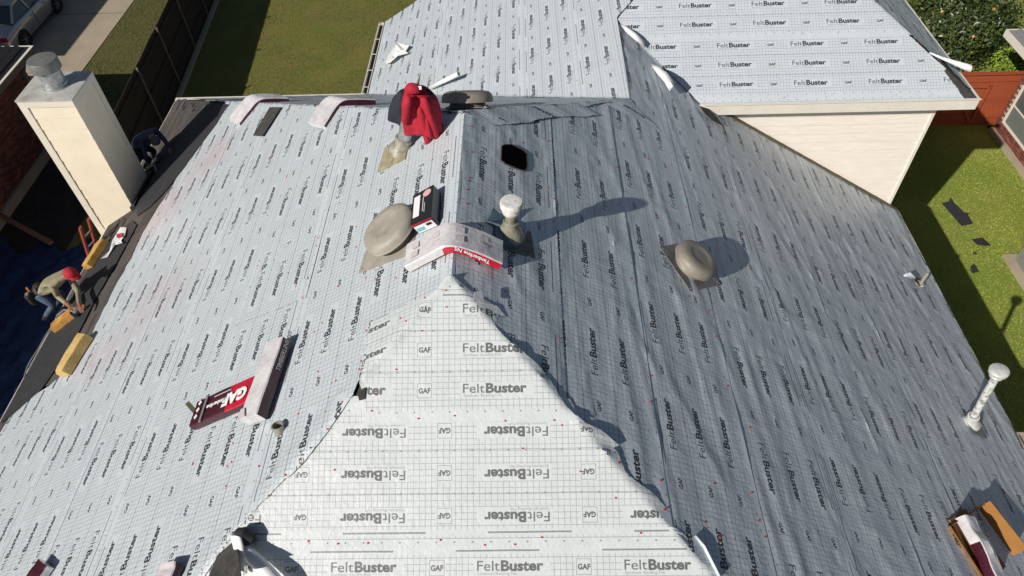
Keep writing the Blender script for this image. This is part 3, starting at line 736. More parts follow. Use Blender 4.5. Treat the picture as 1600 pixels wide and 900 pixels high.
# short old lead pipe with broken cap, east of ridge
b0, t0 = aim_base(onE, 797, 372, 799, 316)
pp = empty('vent_pipe', b0, 'stubby old beige pipe with a crusted white cap and blue grey collar', 'vent pipe')
ax = (t0 - b0); Lp = ax.length; n_, dn_, al_ = plane_frame('E', b0, .12)
one('base_plate', mat('corroded_plate', (.20, .19, .16), .7, noise=.5, nscale=12), pp, lambda b: b.obox(b0 - dn_ * .12 - al_ * .22 + n_ * .018, dn_ * .40, al_ * .40, n_ * .006))
one('boot_wrap', M_teal, pp, lambda b: b.lathe([(.20, .02), (.19, .05), (.14, .07), (.12, .09)], b0 - dn_ * .02, n_, n=14, ell=(1.15, .85)))
one('boot_flap', M_teal, pp, lambda b: b.add([b0 - dn_ * .30 + al_ * .10 + n_ * .05, b0 - dn_ * .10 + al_ * .02 + n_ * .12, b0 - dn_ * .04 + al_ * .20 + n_ * .06, b0 - dn_ * .27 + al_ * .22 + n_ * .15,
                                                     b0 - dn_ * .30 + al_ * .10 + n_ * .03, b0 - dn_ * .10 + al_ * .02 + n_ * .03, b0 - dn_ * .04 + al_ * .20 + n_ * .03, b0 - dn_ * .27 + al_ * .22 + n_ * .03], BOXF))
one('cone', M_lead, pp, lambda b: b.lathe([(.155, .03), (.14, .08), (.10, .17), (.078, .23), (.082, .245), (.072, .25), (.068, .27)], b0, ax, n=28), True)
one('pipe', M_lead, pp, lambda b: b.lathe([(.062, .2), (.058, Lp - .13)], b0, ax, n=24), True)
one('pipe_cap', mat('crusted_cap', (.74, .74, .71), .8, col2=(.40, .37, .28), nscale=12, lo=.5, hi=.75, bump=.01, bscale=25), pp, lambda b: b.lathe([(.062, Lp - .17), (.092, Lp - .14), (.100, Lp - .10), (.094, Lp - .08), (.094, Lp - .06), (.120, Lp - .055), (.122, Lp - .01), (.112, Lp + .012), (.06, Lp + .02), (.001, Lp + .018)], b0, ax, n=26), True)
# tall slim galvanised pipe near the east eave
b0, t0 = aim_base(onE, 1515, 662, 1562, 578)
M_pale = mat('pale_painted_metal', (.66, .67, .64), .45, metal=.1, noise=.3, nscale=12)
tp = empty('vent_pipe', b0, 'tall slim galvanised pipe with round cap near the right eave', 'vent pipe')
ax = t0 - b0; Lp = ax.length; n_, dn_, al_ = plane_frame('E', b0, 0)
one('base_plate', M_galvd, tp, lambda b: b.obox(b0 - dn_ * .14 - al_ * .22 + n_ * .03, dn_ * .36, al_ * .36, n_ * .006))
one('cone', M_pale, tp, lambda b: b.lathe([(.15, .02), (.135, .06), (.085, .13), (.075, .20), (.085, .215), (.08, .23), (.06, .235)], b0, ax, n=26), True)
one('pipe', mat('mottled_zinc', (.72, .73, .70), .5, metal=.0, col2=(.30, .31, .29), nscale=9, lo=.5, hi=.6), tp, lambda b: b.lathe([(.052, .15), (.052, Lp - .12)], b0, ax, n=24), True)
one('pipe_cap', M_pale, tp, lambda b: b.lathe([(.055, Lp - .17), (.09, Lp - .15), (.095, Lp - .11), (.085, Lp - .10), (.085, Lp - .06), (.125, Lp - .055), (.125, Lp - .01), (.10, Lp + .01), (.001, Lp + .018)], b0, ax, n=30), True)
# pipe that carries the jackets
b0, t0 = aim_base(onW, 626, 238, 648, 150)
jp = empty('vent_pipe', b0, 'pale metal pipe holding up the red jacket, on a tan square plate', 'vent pipe')
ax = t0 - b0; Lj = ax.length; n_, dn_, al_ = plane_frame('W', b0, -.1)
one('base_plate', mat('aged_tan_plate', (.44, .38, .25), .7, noise=.4, nscale=7, bump=.008, bscale=12), jp, lambda b: b.obox(b0 - dn_ * .15 - al_ * .24 + n_ * .02, dn_ * .46, al_ * .48, n_ * .012))
one('cone', M_lead, jp, lambda b: b.lathe([(.17, .02), (.16, .06), (.11, .14), (.10, .19), (.112, .20), (.112, .225), (.095, .24)], b0, ax, n=28), True)
one('pipe', M_galv, jp, lambda b: b.lathe([(.088, .15), (.085, Lj - .05), (.06, Lj + .0), (.02, Lj + .02)], b0, ax, n=24), True)
one('spike', M_galvd, jp, lambda b: b.lathe([(.03, Lj + .01), (.02, Lj + .15), (.004, Lj + .32)], b0, ax, n=10), True)
tipj = b0 + ax * ((Lj + .07) / Lj)
# low open stub beside the upright bundle
bs = onW(439, 676)
st = empty('pipe_stub', bs, 'short open pipe stub with torn rim beside the long white bundle', 'pipe stub')
n_, dn_, al_ = plane_frame('W', bs)
one('pipe', M_lead, st, lambda b: b.lathe([(.062, .0), (.058, .09), (.066, .105), (.052, .11), (.048, .03)], bs, (n_ + Vector((.35, .3, .6))).normalized(), n=20), True)
one('pipe_bore', M_black, st, lambda b: b.lathe([(.05, .03), (.001, .031)], bs, (n_ + Vector((.35, .3, .6))).normalized(), n=16))

# square opening on the east face, its dark inside painted as a flat patch
hp = [onE(x, y, .035) for x, y in [(784, 228), (790, 226), (800, 226), (818, 235), (823, 240), (824, 258), (822, 267), (812, 265), (790, 256), (783, 250)]]
hm = mat('hole_shade', (.004, .004, .004), 1.0, spec=0)
nE = Vector((T, 0, 1)).normalized(); k = len(hp)
cH = sum(hp, Vector()) / k
one('cut_wood_edge', M_wood, house, lambda b: [b.bar(hp[i] - nE * .004 + Vector((-.012, -.03, 0)), hp[i + 1] - nE * .004 + Vector((-.012, -.03, 0)), .02, .014, up=tuple(nE)) for i in (1, 2, 3)])
def opening():
    b = MB()
    b.add(hp, [tuple(range(k))])
    return b.build('vent_opening_patch', hm, house)
opening()
one('opening_rim', M_deck, house, lambda b: [b.bar(hp[i], hp[(i + 1) % k], .010, .012, up=tuple(nE)) for i in range(k)])
# dark torn spots showing the deck
one('exposed_deck', M_deck, house, lambda b: b.add([onS(558, 613, .045), onS(571, 605, .045), onS(570, 624, .045), onS(561, 626, .045)], [(0, 1, 2, 3)]))

# ------------------------------------------------------------------ jackets on the pipe
def drape(name, top, m, parent, W, D_, Hh, face, seed, sleeves, skew=(0, 0), ph=0.0):
    """cloth hung over a point: flared folds round a vertical axis, uneven hem"""
    n, rows = 56, 22; v = []; f = []
    for i in range(rows + 1):
        t = i / rows
        for k_ in range(n):
            a = 2 * math.pi * k_ / n
            fold = 1 + (.13 * math.sin(5 * a + seed + 1.5 * t) + .08 * math.sin(9 * a + seed * 2 - t * 2)) * min(1, t * 1.6)
            r_ = (1 - (1 - min(1, t / .34)) ** 2.2) ** .6 * (1 + .10 * t)
            x = W * r_ * math.cos(a) * fold; y = D_ * r_ * math.sin(a) * fold
            hem = Hh * (1 + .07 * math.sin(2 * a + ph) + .04 * math.sin(5 * a))
            z = -hem * t * (1 if t > .2 else .65 + t * 1.75)
            v.append(Vector((x + skew[0] * t, y + skew[1] * t, z)))
    q = Quaternion((0, 0, 1), face)
    v = [Vector(top) + q @ p for p in v]
    for i in range(rows):
        for k_ in range(n):
            a = i * n + k_; c = i * n + (k_ + 1) % n
            f.append((a, a + n, c + n, c))
    o = mesh(name, v, f, m, parent, smooth=True)
    o.modifiers.new('thick', 'SOLIDIFY').thickness = .008
    return o
jk = empty('jacket', tipj, 'bright red hooded jacket slung over the pipe with one sleeve hanging', 'jacket')
jy = b0.y
def J(px, py, dy=0): return onY(px, py, jy + dy)
drape('cloth', J(650, 136, .0), M_red, jk, .205, .17, .56, .1, .7, 0, (.02, -.06), 2.4)
def sleeve(name, pts, rad, m, parent):
    o = one(name, m, parent, lambda b: b.tube(pts, rad, 14), True)
    s = o.modifiers.new('s', 'SUBSURF'); s.levels = 1; s.render_levels = 2
    tx = bpy.data.textures.get('cloth_clouds') or bpy.data.textures.new('cloth_clouds', 'CLOUDS'); tx.noise_scale = .09
    dm = o.modifiers.new('d', 'DISPLACE'); dm.texture = tx; dm.strength = .022; dm.mid_level = .5
    return o
sleeve('sleeve', [J(660, 150, -.14), J(669, 172, -.18), J(677, 197, -.18), J(682, 219, -.15)], [.055, .05, .048, .046], M_red, jk)
sleeve('sleeve', [J(655, 165, -.18), J(661, 190, -.20), J(666, 210, -.18), J(669, 227, -.15)], [.055, .052, .05, .046], M_red, jk)
sleeve('hood', [J(640, 148, -.20), J(636, 160, -.25), J(634, 176, -.26), J(632, 196, -.18)], [.05, .055, .05, .04], M_red, jk)
sleeve('hood', [J(634, 141, -.09), J(646, 137, -.14), J(658, 140, -.12)], [.06, .075, .05], M_red, jk)
for k_ in range(4):
    one('white_print', M_white, jk, lambda b: b.obox(J(639 + k_ * 5, 141 - k_ * .3, -.165), (.035, 0, .0), (0, .02, .035), (0, -.003, .002)))
jn = empty('jacket', J(630, 140, .12), 'dark navy jacket hanging behind the red one on the pipe', 'jacket')
drape('cloth', J(647, 140, .10), M_navy, jn, .25, .15, .42, -.1, 2.1, 0, (-.06, .0), 0)
sleeve('sleeve', [J(630, 142, .02), J(625, 155, -.02), J(626, 168, -.03), J(629, 180, 0)], [.05, .062, .06, .04], M_navy, jn)
sleeve('sleeve', [J(662, 138, .02), J(671, 148, -.02), J(673, 160, -.03), J(671, 172, 0)], [.04, .05, .05, .03], M_navy, jn)

# ------------------------------------------------------------------ shingle bundles
def bundle(path, side, ups, w, h, lab, mats, group='wrapped shingle bundles', name='shingle_bundle', prints=(), sag=.012, band=None, split=None):
    """path: centre line of the underside; side: width direction; ups: outward direction at each path point
       mats: top, right side, left side, start end, far end"""
    path = [Vector(p) for p in path]; n = 26
    cum = [0]
    for a, b_ in zip(path, path[1:]): cum.append(cum[-1] + (b_ - a).length)
    P = []; U = []
    for i in range(n + 1):
        s = cum[-1] * i / n
        j = max(k_ for k_ in range(len(cum) - 1) if cum[k_] <= s + 1e-9); t = (s - cum[j]) / (cum[j + 1] - cum[j])
        P.append(path[j].lerp(path[j + 1], t)); U.append(Vector(ups[j]).lerp(Vector(ups[j + 1]), t).normalized())
    for _ in range(3):
        P = [P[0]] + [(P[i - 1] + P[i] * 2 + P[i + 1]) / 4 for i in range(1, n)] + [P[-1]]
    side = Vector(side).normalized()
    r = empty(name, P[n // 2], lab, 'shingle bundle', group)
    sd = rnd.random() * 50
    def ring(i):
        t = i / n; wob = .006 * vn(t * 9, sd, 1); ww = w * (1 + .03 * float(vn(t * 6, sd, 2))); hh = h * (1 + .10 * float(vn(t * 5, sd, 3)))
        c = P[i]; u = U[i]
        e = .012
        return [c - side * ww / 2, c - side * (ww / 2 + .004) + u * hh * .5, c - side * ww / 2 + u * (hh - e), c - side * (ww / 2 - e) + u * hh, c - side * ww * .25 + u * (hh + wob),
                c + u * (hh + sag * float(vn(t * 7, sd, 4))), c + side * ww * .25 + u * (hh - wob), c + side * (ww / 2 - e) + u * hh, c + side * ww / 2 + u * (hh - e), c + side * (ww / 2 + .004) + u * hh * .5, c + side * ww / 2]
    R_ = [ring(i) for i in range(n + 1)]
    def strip(nm, cols, m, i0=0, i1=n):
        b = MB(); v = [R_[i][c] for i in range(i0, i1 + 1) for c in cols]; kc = len(cols)
        b.add(v, [(a * kc + c, a * kc + c + 1, (a + 1) * kc + c + 1, (a + 1) * kc + c) for a in range(i1 - i0) for c in range(kc - 1)])
        return b.build(nm, m, r, True)
    if band:
        strip('wrapper_top', range(2, 9), mats[0], 0, band[0]); strip('wrapper_top', range(2, 9), band[1], band[0], n)
    else: strip('wrapper_top', range(2, 9), mats[0])
    if split: strip('wrapper_side', range(8, 11), split[1], 0, split[0]); strip('wrapper_side', range(8, 11), mats[1], split[0], n)
    else: strip('wrapper_side', range(8, 11), mats[1])
    strip('wrapper_side', range(0, 3), mats[2])
    for i, m in ((0, mats[3]), (n, mats[4])):
        one('wrapper_end', m, r, lambda b: b.add(R_[i], [tuple(range(11)) if i else tuple(range(10, -1, -1))]))
    one('wrapper_base', mats[1], r, lambda b: b.add([q for i in range(n + 1) for q in (R_[i][0], R_[i][10])], [(2 * a, 2 * a + 1, 2 * a + 3, 2 * a + 2) for a in range(n)]))
    # folded shingle layers showing through the wrap
    return r, P, U, side
LY = .03
def onw(px, py, h=.035): return onW(px, py, h)
nW = Vector((-T, 0, 1)).normalized(); nE = Vector((T, 0, 1)).normalized(); nN = Vector((0, T, 1)).normalized()
# over the main ridge
yb = onW(672, 392).y
pL = Vector((-.45, .52, H0 - T * .45)) + nW * .035; pR = Vector((.42, .52, H0 - T * .42)) + nE * .035
rb, P, U, sd_ = bundle([pL, Vector((-.06, .52, H0 + .03)), Vector((.06, .52, H0 + .03)), pR], (0, -1, 0), [nW, Vector((-.1, 0, 1)), Vector((.1, 0, 1)), nE], .34, .10,
    'clear wrapped shingle bundle bent over the main ridge, its red side reading upside down', [M_plast, M_redw, M_maroon, M_plast, M_redw], split=(11, M_plast))
mpk = M_pinkw
for i in range(2, 25, 3):        # faint printed squares of the wrap
    for s_ in (-.1, .02):
        a, b_ = P[i], P[i + 2]; u = U[i]
        if (i + int(s_ * 100)) % 2: continue
        one('print_square', mpk, rb, lambda b: b.add([a + sd_ * s_ + u * .108, a + sd_ * (s_ + .085) + u * .108, b_ + sd_ * (s_ + .085) + U[i + 2] * .108, b_ + sd_ * s_ + U[i + 2] * .108], [(0, 1, 2, 3)]))
dd = (P[24] - P[15]).normalized()
letters('lettering', 'Timberline NS', .068, P[23] + Vector((0, -.18, 0)) + U[23] * .075, -dd, -U[20], M_white, rb, .002)
# two over the north-west hip
def hipbundle(px0, py0, lab, lenW=.58, lenN=.5, ext=.04, hipx=None):
    # the end of the bundle on the west face, its bend on the hip, the rest over the north face
    e = onW(px0, py0, 0); 
    hx = hipx
    hpnt = Vector((hx, RL - hx, H0 + T * hx))
    dN = Vector((.93, .36, 0)); dN = Vector((dN.x, dN.y, -T * dN.y))
    q = hpnt + dN * lenN / dN.length
    side = (hpnt - e).cross(Vector((0, 0, 1))).normalized()
    return bundle([e + nW * .04, e.lerp(hpnt, .88) + nW * .06, hpnt + Vector((.03, .0, .07)), q + nN * .04], side, [nW, nW, (nW + nN).normalized(), nN], .30, .095, lab, [M_plast, M_maroon, M_plast, M_plast, M_maroon], sag=.02)
def hipx_at(px):
    lo, hi = XW, 0
    for _ in range(40):
        m_ = (lo + hi) / 2; v = Vector((m_, RL - m_, H0 + T * m_)) - Vector(CAM)
        X = 800 + FPX * v.dot(Vector(RGT)) / v.dot(Vector(FWD))
        if X < px: lo = m_
        else: hi = m_
    return lo
hipbundle(373, 197, 'white wrapped bundle bent over the far hip, leftmost of the two by the lawn', hipx=hipx_at(402))
hipbundle(503, 203, 'white wrapped bundle bent over the far hip, right one nearer the red jacket', hipx=hipx_at(526))
# two lying crossed on the west face
def flat_bundle(c0, c1, w, h, lab, mats, lift=.035, tiltU=None, **kw):
    a, b_ = onW(*c0, lift), onW(*c1, lift); side = (b_ - a).cross(nW).normalized()
    return bundle([a, a.lerp(b_, .5), b_], side, [nW] * 3, w, h, lab, mats, **kw)
r1, P, U, s1 = flat_bundle((312, 652), (402, 612), .34, .085, 'maroon and red shingle bundle with big white GAF lettering, flat on the felt', [M_maroon, M_maroon, M_maroon, M_maroon, M_redw], band=(16, M_redw))
ld = (P[-1] - P[0]).normalized()
letters('lettering', 'GAF', .20, P[25] - s1 * .035 + U[0] * .104, -ld, s1, M_white, r1, .012)
letters('lettering', 'Timberline', .075, P[16] - s1 * .01 + U[0] * .104, -ld, s1, M_white, r1, .003)
one('print_line', M_pinkw, r1, lambda b: b.obox(P[17] - s1 * .10 + U[0] * .104, -ld * .28, s1 * .012, U[0] * .002))
for k_ in range(3):
    c = P[1] + ld * .06 + s1 * (-.10 + k_ * .09) + U[0] * .107
    one('print_diamond', M_white, r1, lambda b: b.add([c + ld * .03, c + s1 * .035, c - ld * .03, c - s1 * .035], [(0, 1, 2, 3)]))
one('strap', mat('grey_strap', (.22, .21, .22), .5), r1, lambda b: b.obox(P[5] - s1 * .176 + U[0] * .094, ld * .035, s1 * .352, U[0] * .014))
r2, P, U, s1 = flat_bundle((402, 660), (442, 540), .27, .13, 'long white wrapped bundle with dark maroon side, lying across the red one', [M_plast, M_maroon, M_plast, M_plast, M_maroon], lift=.06, sag=.02)
ld = (P[-1] - P[0]).normalized()
letters('lettering', 'TIMBERLINE NS', .075, P[15] + s1 * .142 + U[0] * .035, ld, U[0], M_pinkw, r2, .002)
one('end_panel', M_redw if False else M_pinkw, r2, lambda b: b.add([P[0] - s1 * .13 + U[0] * .150, P[0] - s1 * .02 + U[0] * .152, P[3] - s1 * .07 + U[0] * .152, P[3] - s1 * .132 + U[0] * .150], [(0, 1, 2, 3)]))
# two cut by the picture's lower edge
flat_bundle((50, 925), (78, 882), .30, .10, 'maroon bundle with folded clear wrap at the lower left corner of the roof', [M_maroon, M_plast, M_redw, M_maroon, M_plast])
flat_bundle((255, 940), (276, 884), .24, .10, 'dull pinkish grey bundle end beside the loose felt roll', [M_pinkw, M_maroon, M_pinkw, M_pinkw, M_maroon])
# small stick next to the red bundle
stp = onW(306, 645, .05)
tag(one('wood_stick', mat('old_stick', (.13, .12, .07), .8, noise=.3), None, lambda b: b.bar(onW(308, 647, .08), onW(293, 630, .14), .05, .03)), 'short dark stick poking out from the left end of the red bundle', 'stick')

# ------------------------------------------------------------------ black carton beside the dome vent
def px_prism(pts, fn, h, name, m, parent, lo=.03):
    top = [fn(a, b_, h) for a, b_ in pts]; n = {onW: nW, onE: nE}[fn]
    b = MB(); k_ = len(top); bot = [p - n * (h - lo) for p in top]
    b.add(top + bot, [tuple(range(k_)), tuple(range(2 * k_ - 1, k_ - 1, -1))] + [(i, i + k_, (i + 1) % k_ + k_, (i + 1) % k_) for i in range(k_)])
    return b.build(name, m, parent), top, bot
q4 = [(677, 288), (645, 306), (641, 353), (673, 339)]
bx = empty('carton', onW(665, 325), 'black printed cardboard box lying between tan dome vent and ridge', 'box')
o, top, bot = px_prism(q4, onW, .17, 'box_body', M_blk, bx); bevel(o, .006)
def quad_on(c, a0, a1, b0_, b1, lift, name, m, parent):
    p = lambda s, t: c[0].lerp(c[1], s).lerp(c[3].lerp(c[2], s), t)
    n = (c[1] - c[0]).cross(c[3] - c[0]).normalized()
    if n.dot(Vector((0, -.3, 1))) < 0: n = -n
    v = [p(a0, b0_) + n * lift, p(a1, b0_) + n * lift, p(a1, b1) + n * lift, p(a0, b1) + n * lift]
    return one(name, m, parent, lambda b: b.add(v, [(0, 1, 2, 3)]))
cc = [top[0], top[1], top[2], top[3]]
quad_on(cc, .60, .90, .12, .80, .003, 'label', M_white, bx)
cen = cc[0].lerp(cc[1], .28).lerp(cc[3].lerp(cc[2], .28), .17)
one('round_sticker', mat('pink_sticker', (.75, .42, .45), .5), bx, lambda b: b.lathe([(.055, .003), (.001, .0035)], cen, nW, n=20))
fr = [top[2], top[3], bot[3], bot[2]]
quad_on(fr, .06, .94, .25, .98, .003, 'front_label', M_white, bx)
quad_on(fr, .10, .45, .50, .85, .005, 'front_print', mat('cyan_print', (.20, .50, .62), .5), bx)
quad_on(fr, .60, .85, .35, .6, .005, 'front_print', M_maroon, bx)
quad_on(fr, .0, 1.0, .02, .16, .003, 'red_band', M_redw, bx)
ld = (cc[3] - cc[0]).normalized()
quad_on(cc, .42, .46, .25, .70, .003, 'print_line', M_pinkw, bx)
quad_on(cc, .34, .37, .45, .75, .003, 'print_line', M_pinkw, bx)

# ------------------------------------------------------------------ cardboard box with a bundle, lower right
ob = empty('carton', onE(1530, 850), 'open brown cardboard carton holding a bundle at the lower right', 'box')
o, top, bot = px_prism([(1484, 812), (1508, 794), (1572, 885), (1540, 915)], onE, .05, 'box_floor', M_cardd, ob)
A, B_, C_, D_ = [onE(x, y, .03) for x, y in [(1482, 822), (1527, 792), (1583, 868), (1545, 918)]]
hR = .17
def panel(a, b_, ha, hb, tiltv=Vector((0, 0, 0)), m=M_card, nm='box_side'):
    d_ = (b_ - a).normalized(); th = d_.cross(nE).normalized() * .008
    b = MB(); u1 = nE * ha + tiltv; u2 = nE * hb + tiltv
    b.add([a, b_, b_ + u2, a + u1, a + th, b_ + th, b_ + th + u2, a + th + u1], BOXF); return b.build(nm, m, ob)
tl = (B_ - A).normalized()
panel(B_, C_, .15, .17, tl * .10); panel(A, D_, .06, .05, -tl * .07); panel(A, B_, .05, .11)
b0_ = onE(1500, 812, .06); b1_ = onE(1552, 915, .08)
sidev = (b1_ - b0_).cross(nE).normalized()
bundle([b0_, b0_.lerp(b1_, .5) + nE * .03, b1_], sidev, [nE] * 3, .22, .13, 'white wrapped bundle with maroon print, inside the open brown carton', [M_plast, M_maroon, M_plast, M_plast, M_plast], sag=.03, split=(11, M_plast))

# ------------------------------------------------------------------ foam pads
def foam(pa, pb, w, h, lab, m, fn=onW, prof=0, lift=.04):
    a, b_ = fn(*pa, lift), fn(*pb, lift); s = (b_ - a).cross(nW).normalized(); n = nW
    prof_ = [[(-w / 2, 0), (-w / 2 + .02, h * .75), (-w * .05, h), (w / 2 - .02, h * .55), (w / 2, 0)], [(-w / 2, 0), (-w / 2 + .03, h * .9), (w / 2 - .05, h), (w / 2, 0)]][prof]
    v = []; nS = 8
    for i in range(nS + 1):
        t = i / nS; c = a.lerp(b_, t); e = (0 if 0 < i < nS else .015) 
        for x, z in prof_: v.append(c + s * (x * (1 - e * 2) + .008 * float(vn(t * 5, x * 9, 4))) + n * (max(z, 0) * (1 - e * 3) + (.012 * float(vn(t * 4, x * 9, 5)) if z > .01 else 0)))
    k_ = len(prof_)
    f = [(i * k_ + j, i * k_ + j + 1, (i + 1) * k_ + j + 1, (i + 1) * k_ + j) for i in range(nS) for j in range(k_ - 1)] + [tuple(range(k_))[::-1], tuple(nS * k_ + j for j in range(k_))] + [(i * k_, (i + 1) * k_, (i + 1) * k_ + k_ - 1, i * k_ + k_ - 1) for i in range(nS)]
    o = mesh('foam_pad', v, f, m); bm = bmesh.new(); bm.from_mesh(o.data); bmesh.ops.recalc_face_normals(bm, faces=bm.faces); bm.to_mesh(o.data); bm.free()
    bevel(o, .008, 2); return tag(o, lab, 'foam pad', 'yellow foam pads on the roof edge')
foam((139, 530), (103, 588), .32, .20, 'pale yellow foam pad lying free on black edge and white felt', mat('pale_foam', (.70, .50, .20), .8, noise=.15, nscale=8, bump=.005, bscale=30, col2=(.62, .40, .13)))
foam((166, 380), (140, 420), .26, .14, 'orange yellow foam pad next to the chimney foot and ladder', M_foam, prof=1)
foam((121, 488), (90, 512), .30, .15, 'worn foam pad with dark scuffs in front of the kneeling worker', M_foamd)

# ------------------------------------------------------------------ loose felt flaps, rolls, scraps
def curl(name, edge, width_dir, w, turns, rad, m, lab=None, cat=None, parent=None, n=12, taper=None):
    """a strip rolled up along an edge: edge points, rolled in the plane of width_dir and up"""
    E_ = [Vector(p) for p in edge]; wd = Vector(width_dir).normalized(); v = []; f = []
    for i, p in enumerate(E_):
        t = i / (len(E_) - 1); s_ = taper[i] if taper else 1
        for j in range(n + 1):
            a = turns * 2 * math.pi * j / n - math.pi / 2
            r_ = rad * s_ * (1 + .15 * j / n)
            v.append(p + wd * (math.cos(a) * r_) + Vector((0, 0, 1)) * (math.sin(a) * r_ + rad * s_) + wd * .0)
    for i in range(len(E_) - 1):
        for j in range(n): a = i * (n + 1) + j; f.append((a, a + 1, a + n + 2, a + n + 1))
    o = mesh(name, v, f, m, parent, smooth=True); o.modifiers.new('t', 'SOLIDIFY').thickness = .004
    if lab: tag(o, lab, cat)
    return o
def onG(px, py, h=0): return hit(px, py, SS, H0 + ZV - T * YV + h * KK)
curl('felt_flap', [onE(970, 40, .06), onE(980, 52, .08), onE(992, 62, .09), onE(1004, 72, .09)], (1, 1, 0), .2, .62, .055, M_back, parent=house, taper=[.3, .9, 1, .8])
curl('felt_flap', [onE(1018, 104, .05), onE(1027, 115, .07), onE(1038, 128, .08), onE(1046, 142, .08)], (1, 1, 0), .2, .62, .075, M_back, parent=house, taper=[.3, .8, 1.1, 1.2])
curl('felt_flap', [onG(1452, 83, .03), onG(1470, 92, .05), onG(1488, 100, .07), onG(1502, 107, .10), onG(1513, 112, .12)], (0, -1, 0), .2, .75, .055, M_back, parent=house, taper=[.15, .35, .6, .9, 1.15])
curl('felt_flap', [onS(374, 850, .05), onS(392, 868, .07), onS(412, 888, .08), onS(432, 912, .10), onS(450, 940, .10)], (1, .4, 0), .2, .75, .06, M_back, parent=house, taper=[.6, 1, 1.1, 1.2, 1.2])
curl('felt_flap', [onS(371, 836, .05), onS(377, 848, .08), onS(381, 862, .08), onS(382, 900, .08)], (-1, .2, 0), .2, .6, .07, M_back, parent=house, taper=[.5, 1, 1, .9])
curl('felt_flap', [onE(1084, 838, .02), onE(1098, 856, .022), onE(1110, 880, .022), onE(1122, 905, .022)], (1, .3, 0), .2, .35, .02, MF, parent=house, taper=[.8, 1, 1, 1.1])
# dark folded black membrane & bare deck patch at lower left of the hip
def surf_patch(name, px, fn, h, m, th=.006, parent=house, fold=0.0):
    n = {onW: nW, onE: nE, onS: Vector((0, -T, 1)).normalized(), onG: Vector((0, -T, 1)).normalized()}[fn]
    p = [fn(a, b_, h) for a, b_ in px]; k_ = len(p)
    return mesh(name, [q + n * th + n * (fold * rnd.uniform(0, 1)) for q in p] + p, [tuple(range(k_)), tuple(range(2 * k_ - 1, k_ - 1, -1))] + [(i, i + k_, (i + 1) % k_ + k_, (i + 1) % k_) for i in range(k_)], m, parent)
surf_patch('bare_deck_patch', [(363, 848), (372, 858), (378, 905), (325, 905), (340, 868)], onW, .045, M_deck)
one('membrane_fold', M_black, house, lambda b: b.tube([onS(370, 832, .10), onS(380, 838, .12), onS(392, 842, .10), onS(400, 843, .06)], [.05, .085, .06, .02], 10), True)
# exposed deck in the valley below the wing fascia
surf_patch('exposed_deck', [(1093, 166), (1106, 170), (1121, 184), (1128, 196), (1112, 188), (1100, 176)], onE, .06, M_deck)
# rolled edge sticking out at the peak, flat square flap on the east side
surf_patch('felt_flap', [(741, 456), (753, 455), (757, 474), (739, 472)], onE, .09, M_back, .004)
# white board piece leaning over the valley behind the ridge
def onW2(px, py, h=0): return hit(px, py, WS, H0 - T * 2 * RB + h * KK)
pa, pb = onW2(672, 137, .10), onW2(717, 115, .22)
tag(one('rolled_offcut', M_back, None, lambda b: b.tube([pa, pa.lerp(pb, .5), pb], [.045, .05, .055], 12, cap=False), True), 'thin rolled white offcut pointing up right behind the red jacket', 'rolled offcut').modifiers.new('t', 'SOLIDIFY').thickness = .006
def scrap(name, px, fn, h, lab, m=M_paper, cat='scrap', amp=.05, thick=.004):
    p = [fn(a, b_, h) for a, b_ in px]; c = sum(p, Vector()) / len(p)
    v = []; f = []; k_ = len(p)
    for rr in (1.0, .66, .33):
        for q in p: w_ = c.lerp(q, rr); v.append(w_ + Vector((0, 0, amp * rnd.uniform(0, 1))))
    v.append(c + Vector((0, 0, amp * .6)))
    for r_ in range(2):
        for i in range(k_): a = r_ * k_ + i; b_ = r_ * k_ + (i + 1) % k_; f.append((a, b_, b_ + k_, a + k_))
    for i in range(k_): f.append((2 * k_ + i, 2 * k_ + (i + 1) % k_, 3 * k_))
    o = mesh(name, v, f, m); o.modifiers.new('t', 'SOLIDIFY').thickness = thick
    return tag(o, lab, cat)
scrap('felt_scrap', [(602, 100), (608, 88), (620, 68), (640, 75), (634, 82), (638, 84), (622, 92), (610, 101)], onW2, .09, 'white curled felt scrap on the far gutter edge above the lawn', amp=.09, m=M_back)
scrap('paper_scrap', [(160, 408), (172, 394), (178, 380), (190, 358), (198, 356), (196, 370), (190, 376), (194, 384), (180, 386), (168, 402)], onW, .05, 'crumpled white and red paper scrap between chimney and foam pad', amp=.08)
surf_patch('paper_print', [(182, 366), (190, 364), (191, 370), (183, 372)], onW, .11, M_redw, .004, parent=None)
tag(bpy.context.scene.objects['paper_print'], 'small maroon torn wrapper piece on the white paper by the chimney', 'scrap')
scrap('paper_scrap', [(606, 235), (616, 228), (622, 232), (620, 240), (610, 243)], onW, .06, 'little white felt scrap left of the pipe under the jacket', amp=.04)
scrap('felt_scrap', [(842, 0), (847, 0), (847, 1)], onW2, .05, 'tiny white scrap', amp=.01) if False else None
# bent tan bracket near the east eave
tag(one('metal_bracket', mat('tan_bracket', (.55, .50, .38), .5), None, lambda b: (b.bar(onE(1437, 445, .05), onE(1449, 428, .16), .05, .03), b.bar(onE(1433, 440, .04), onE(1442, 446, .05), .07, .04))), 'bent tan metal piece standing in torn felt near right eave', 'bracket')
surf_patch('exposed_deck', [(1424, 430), (1436, 435), (1442, 446), (1436, 447), (1428, 437)], onE, .055, M_deck)
curl('felt_flap', [onE(1412, 432, .03), onE(1420, 433, .05), onE(1430, 440, .05)], (0, 1, 0), .1, .4, .05, MF, parent=house, taper=[.4, 1, .8])
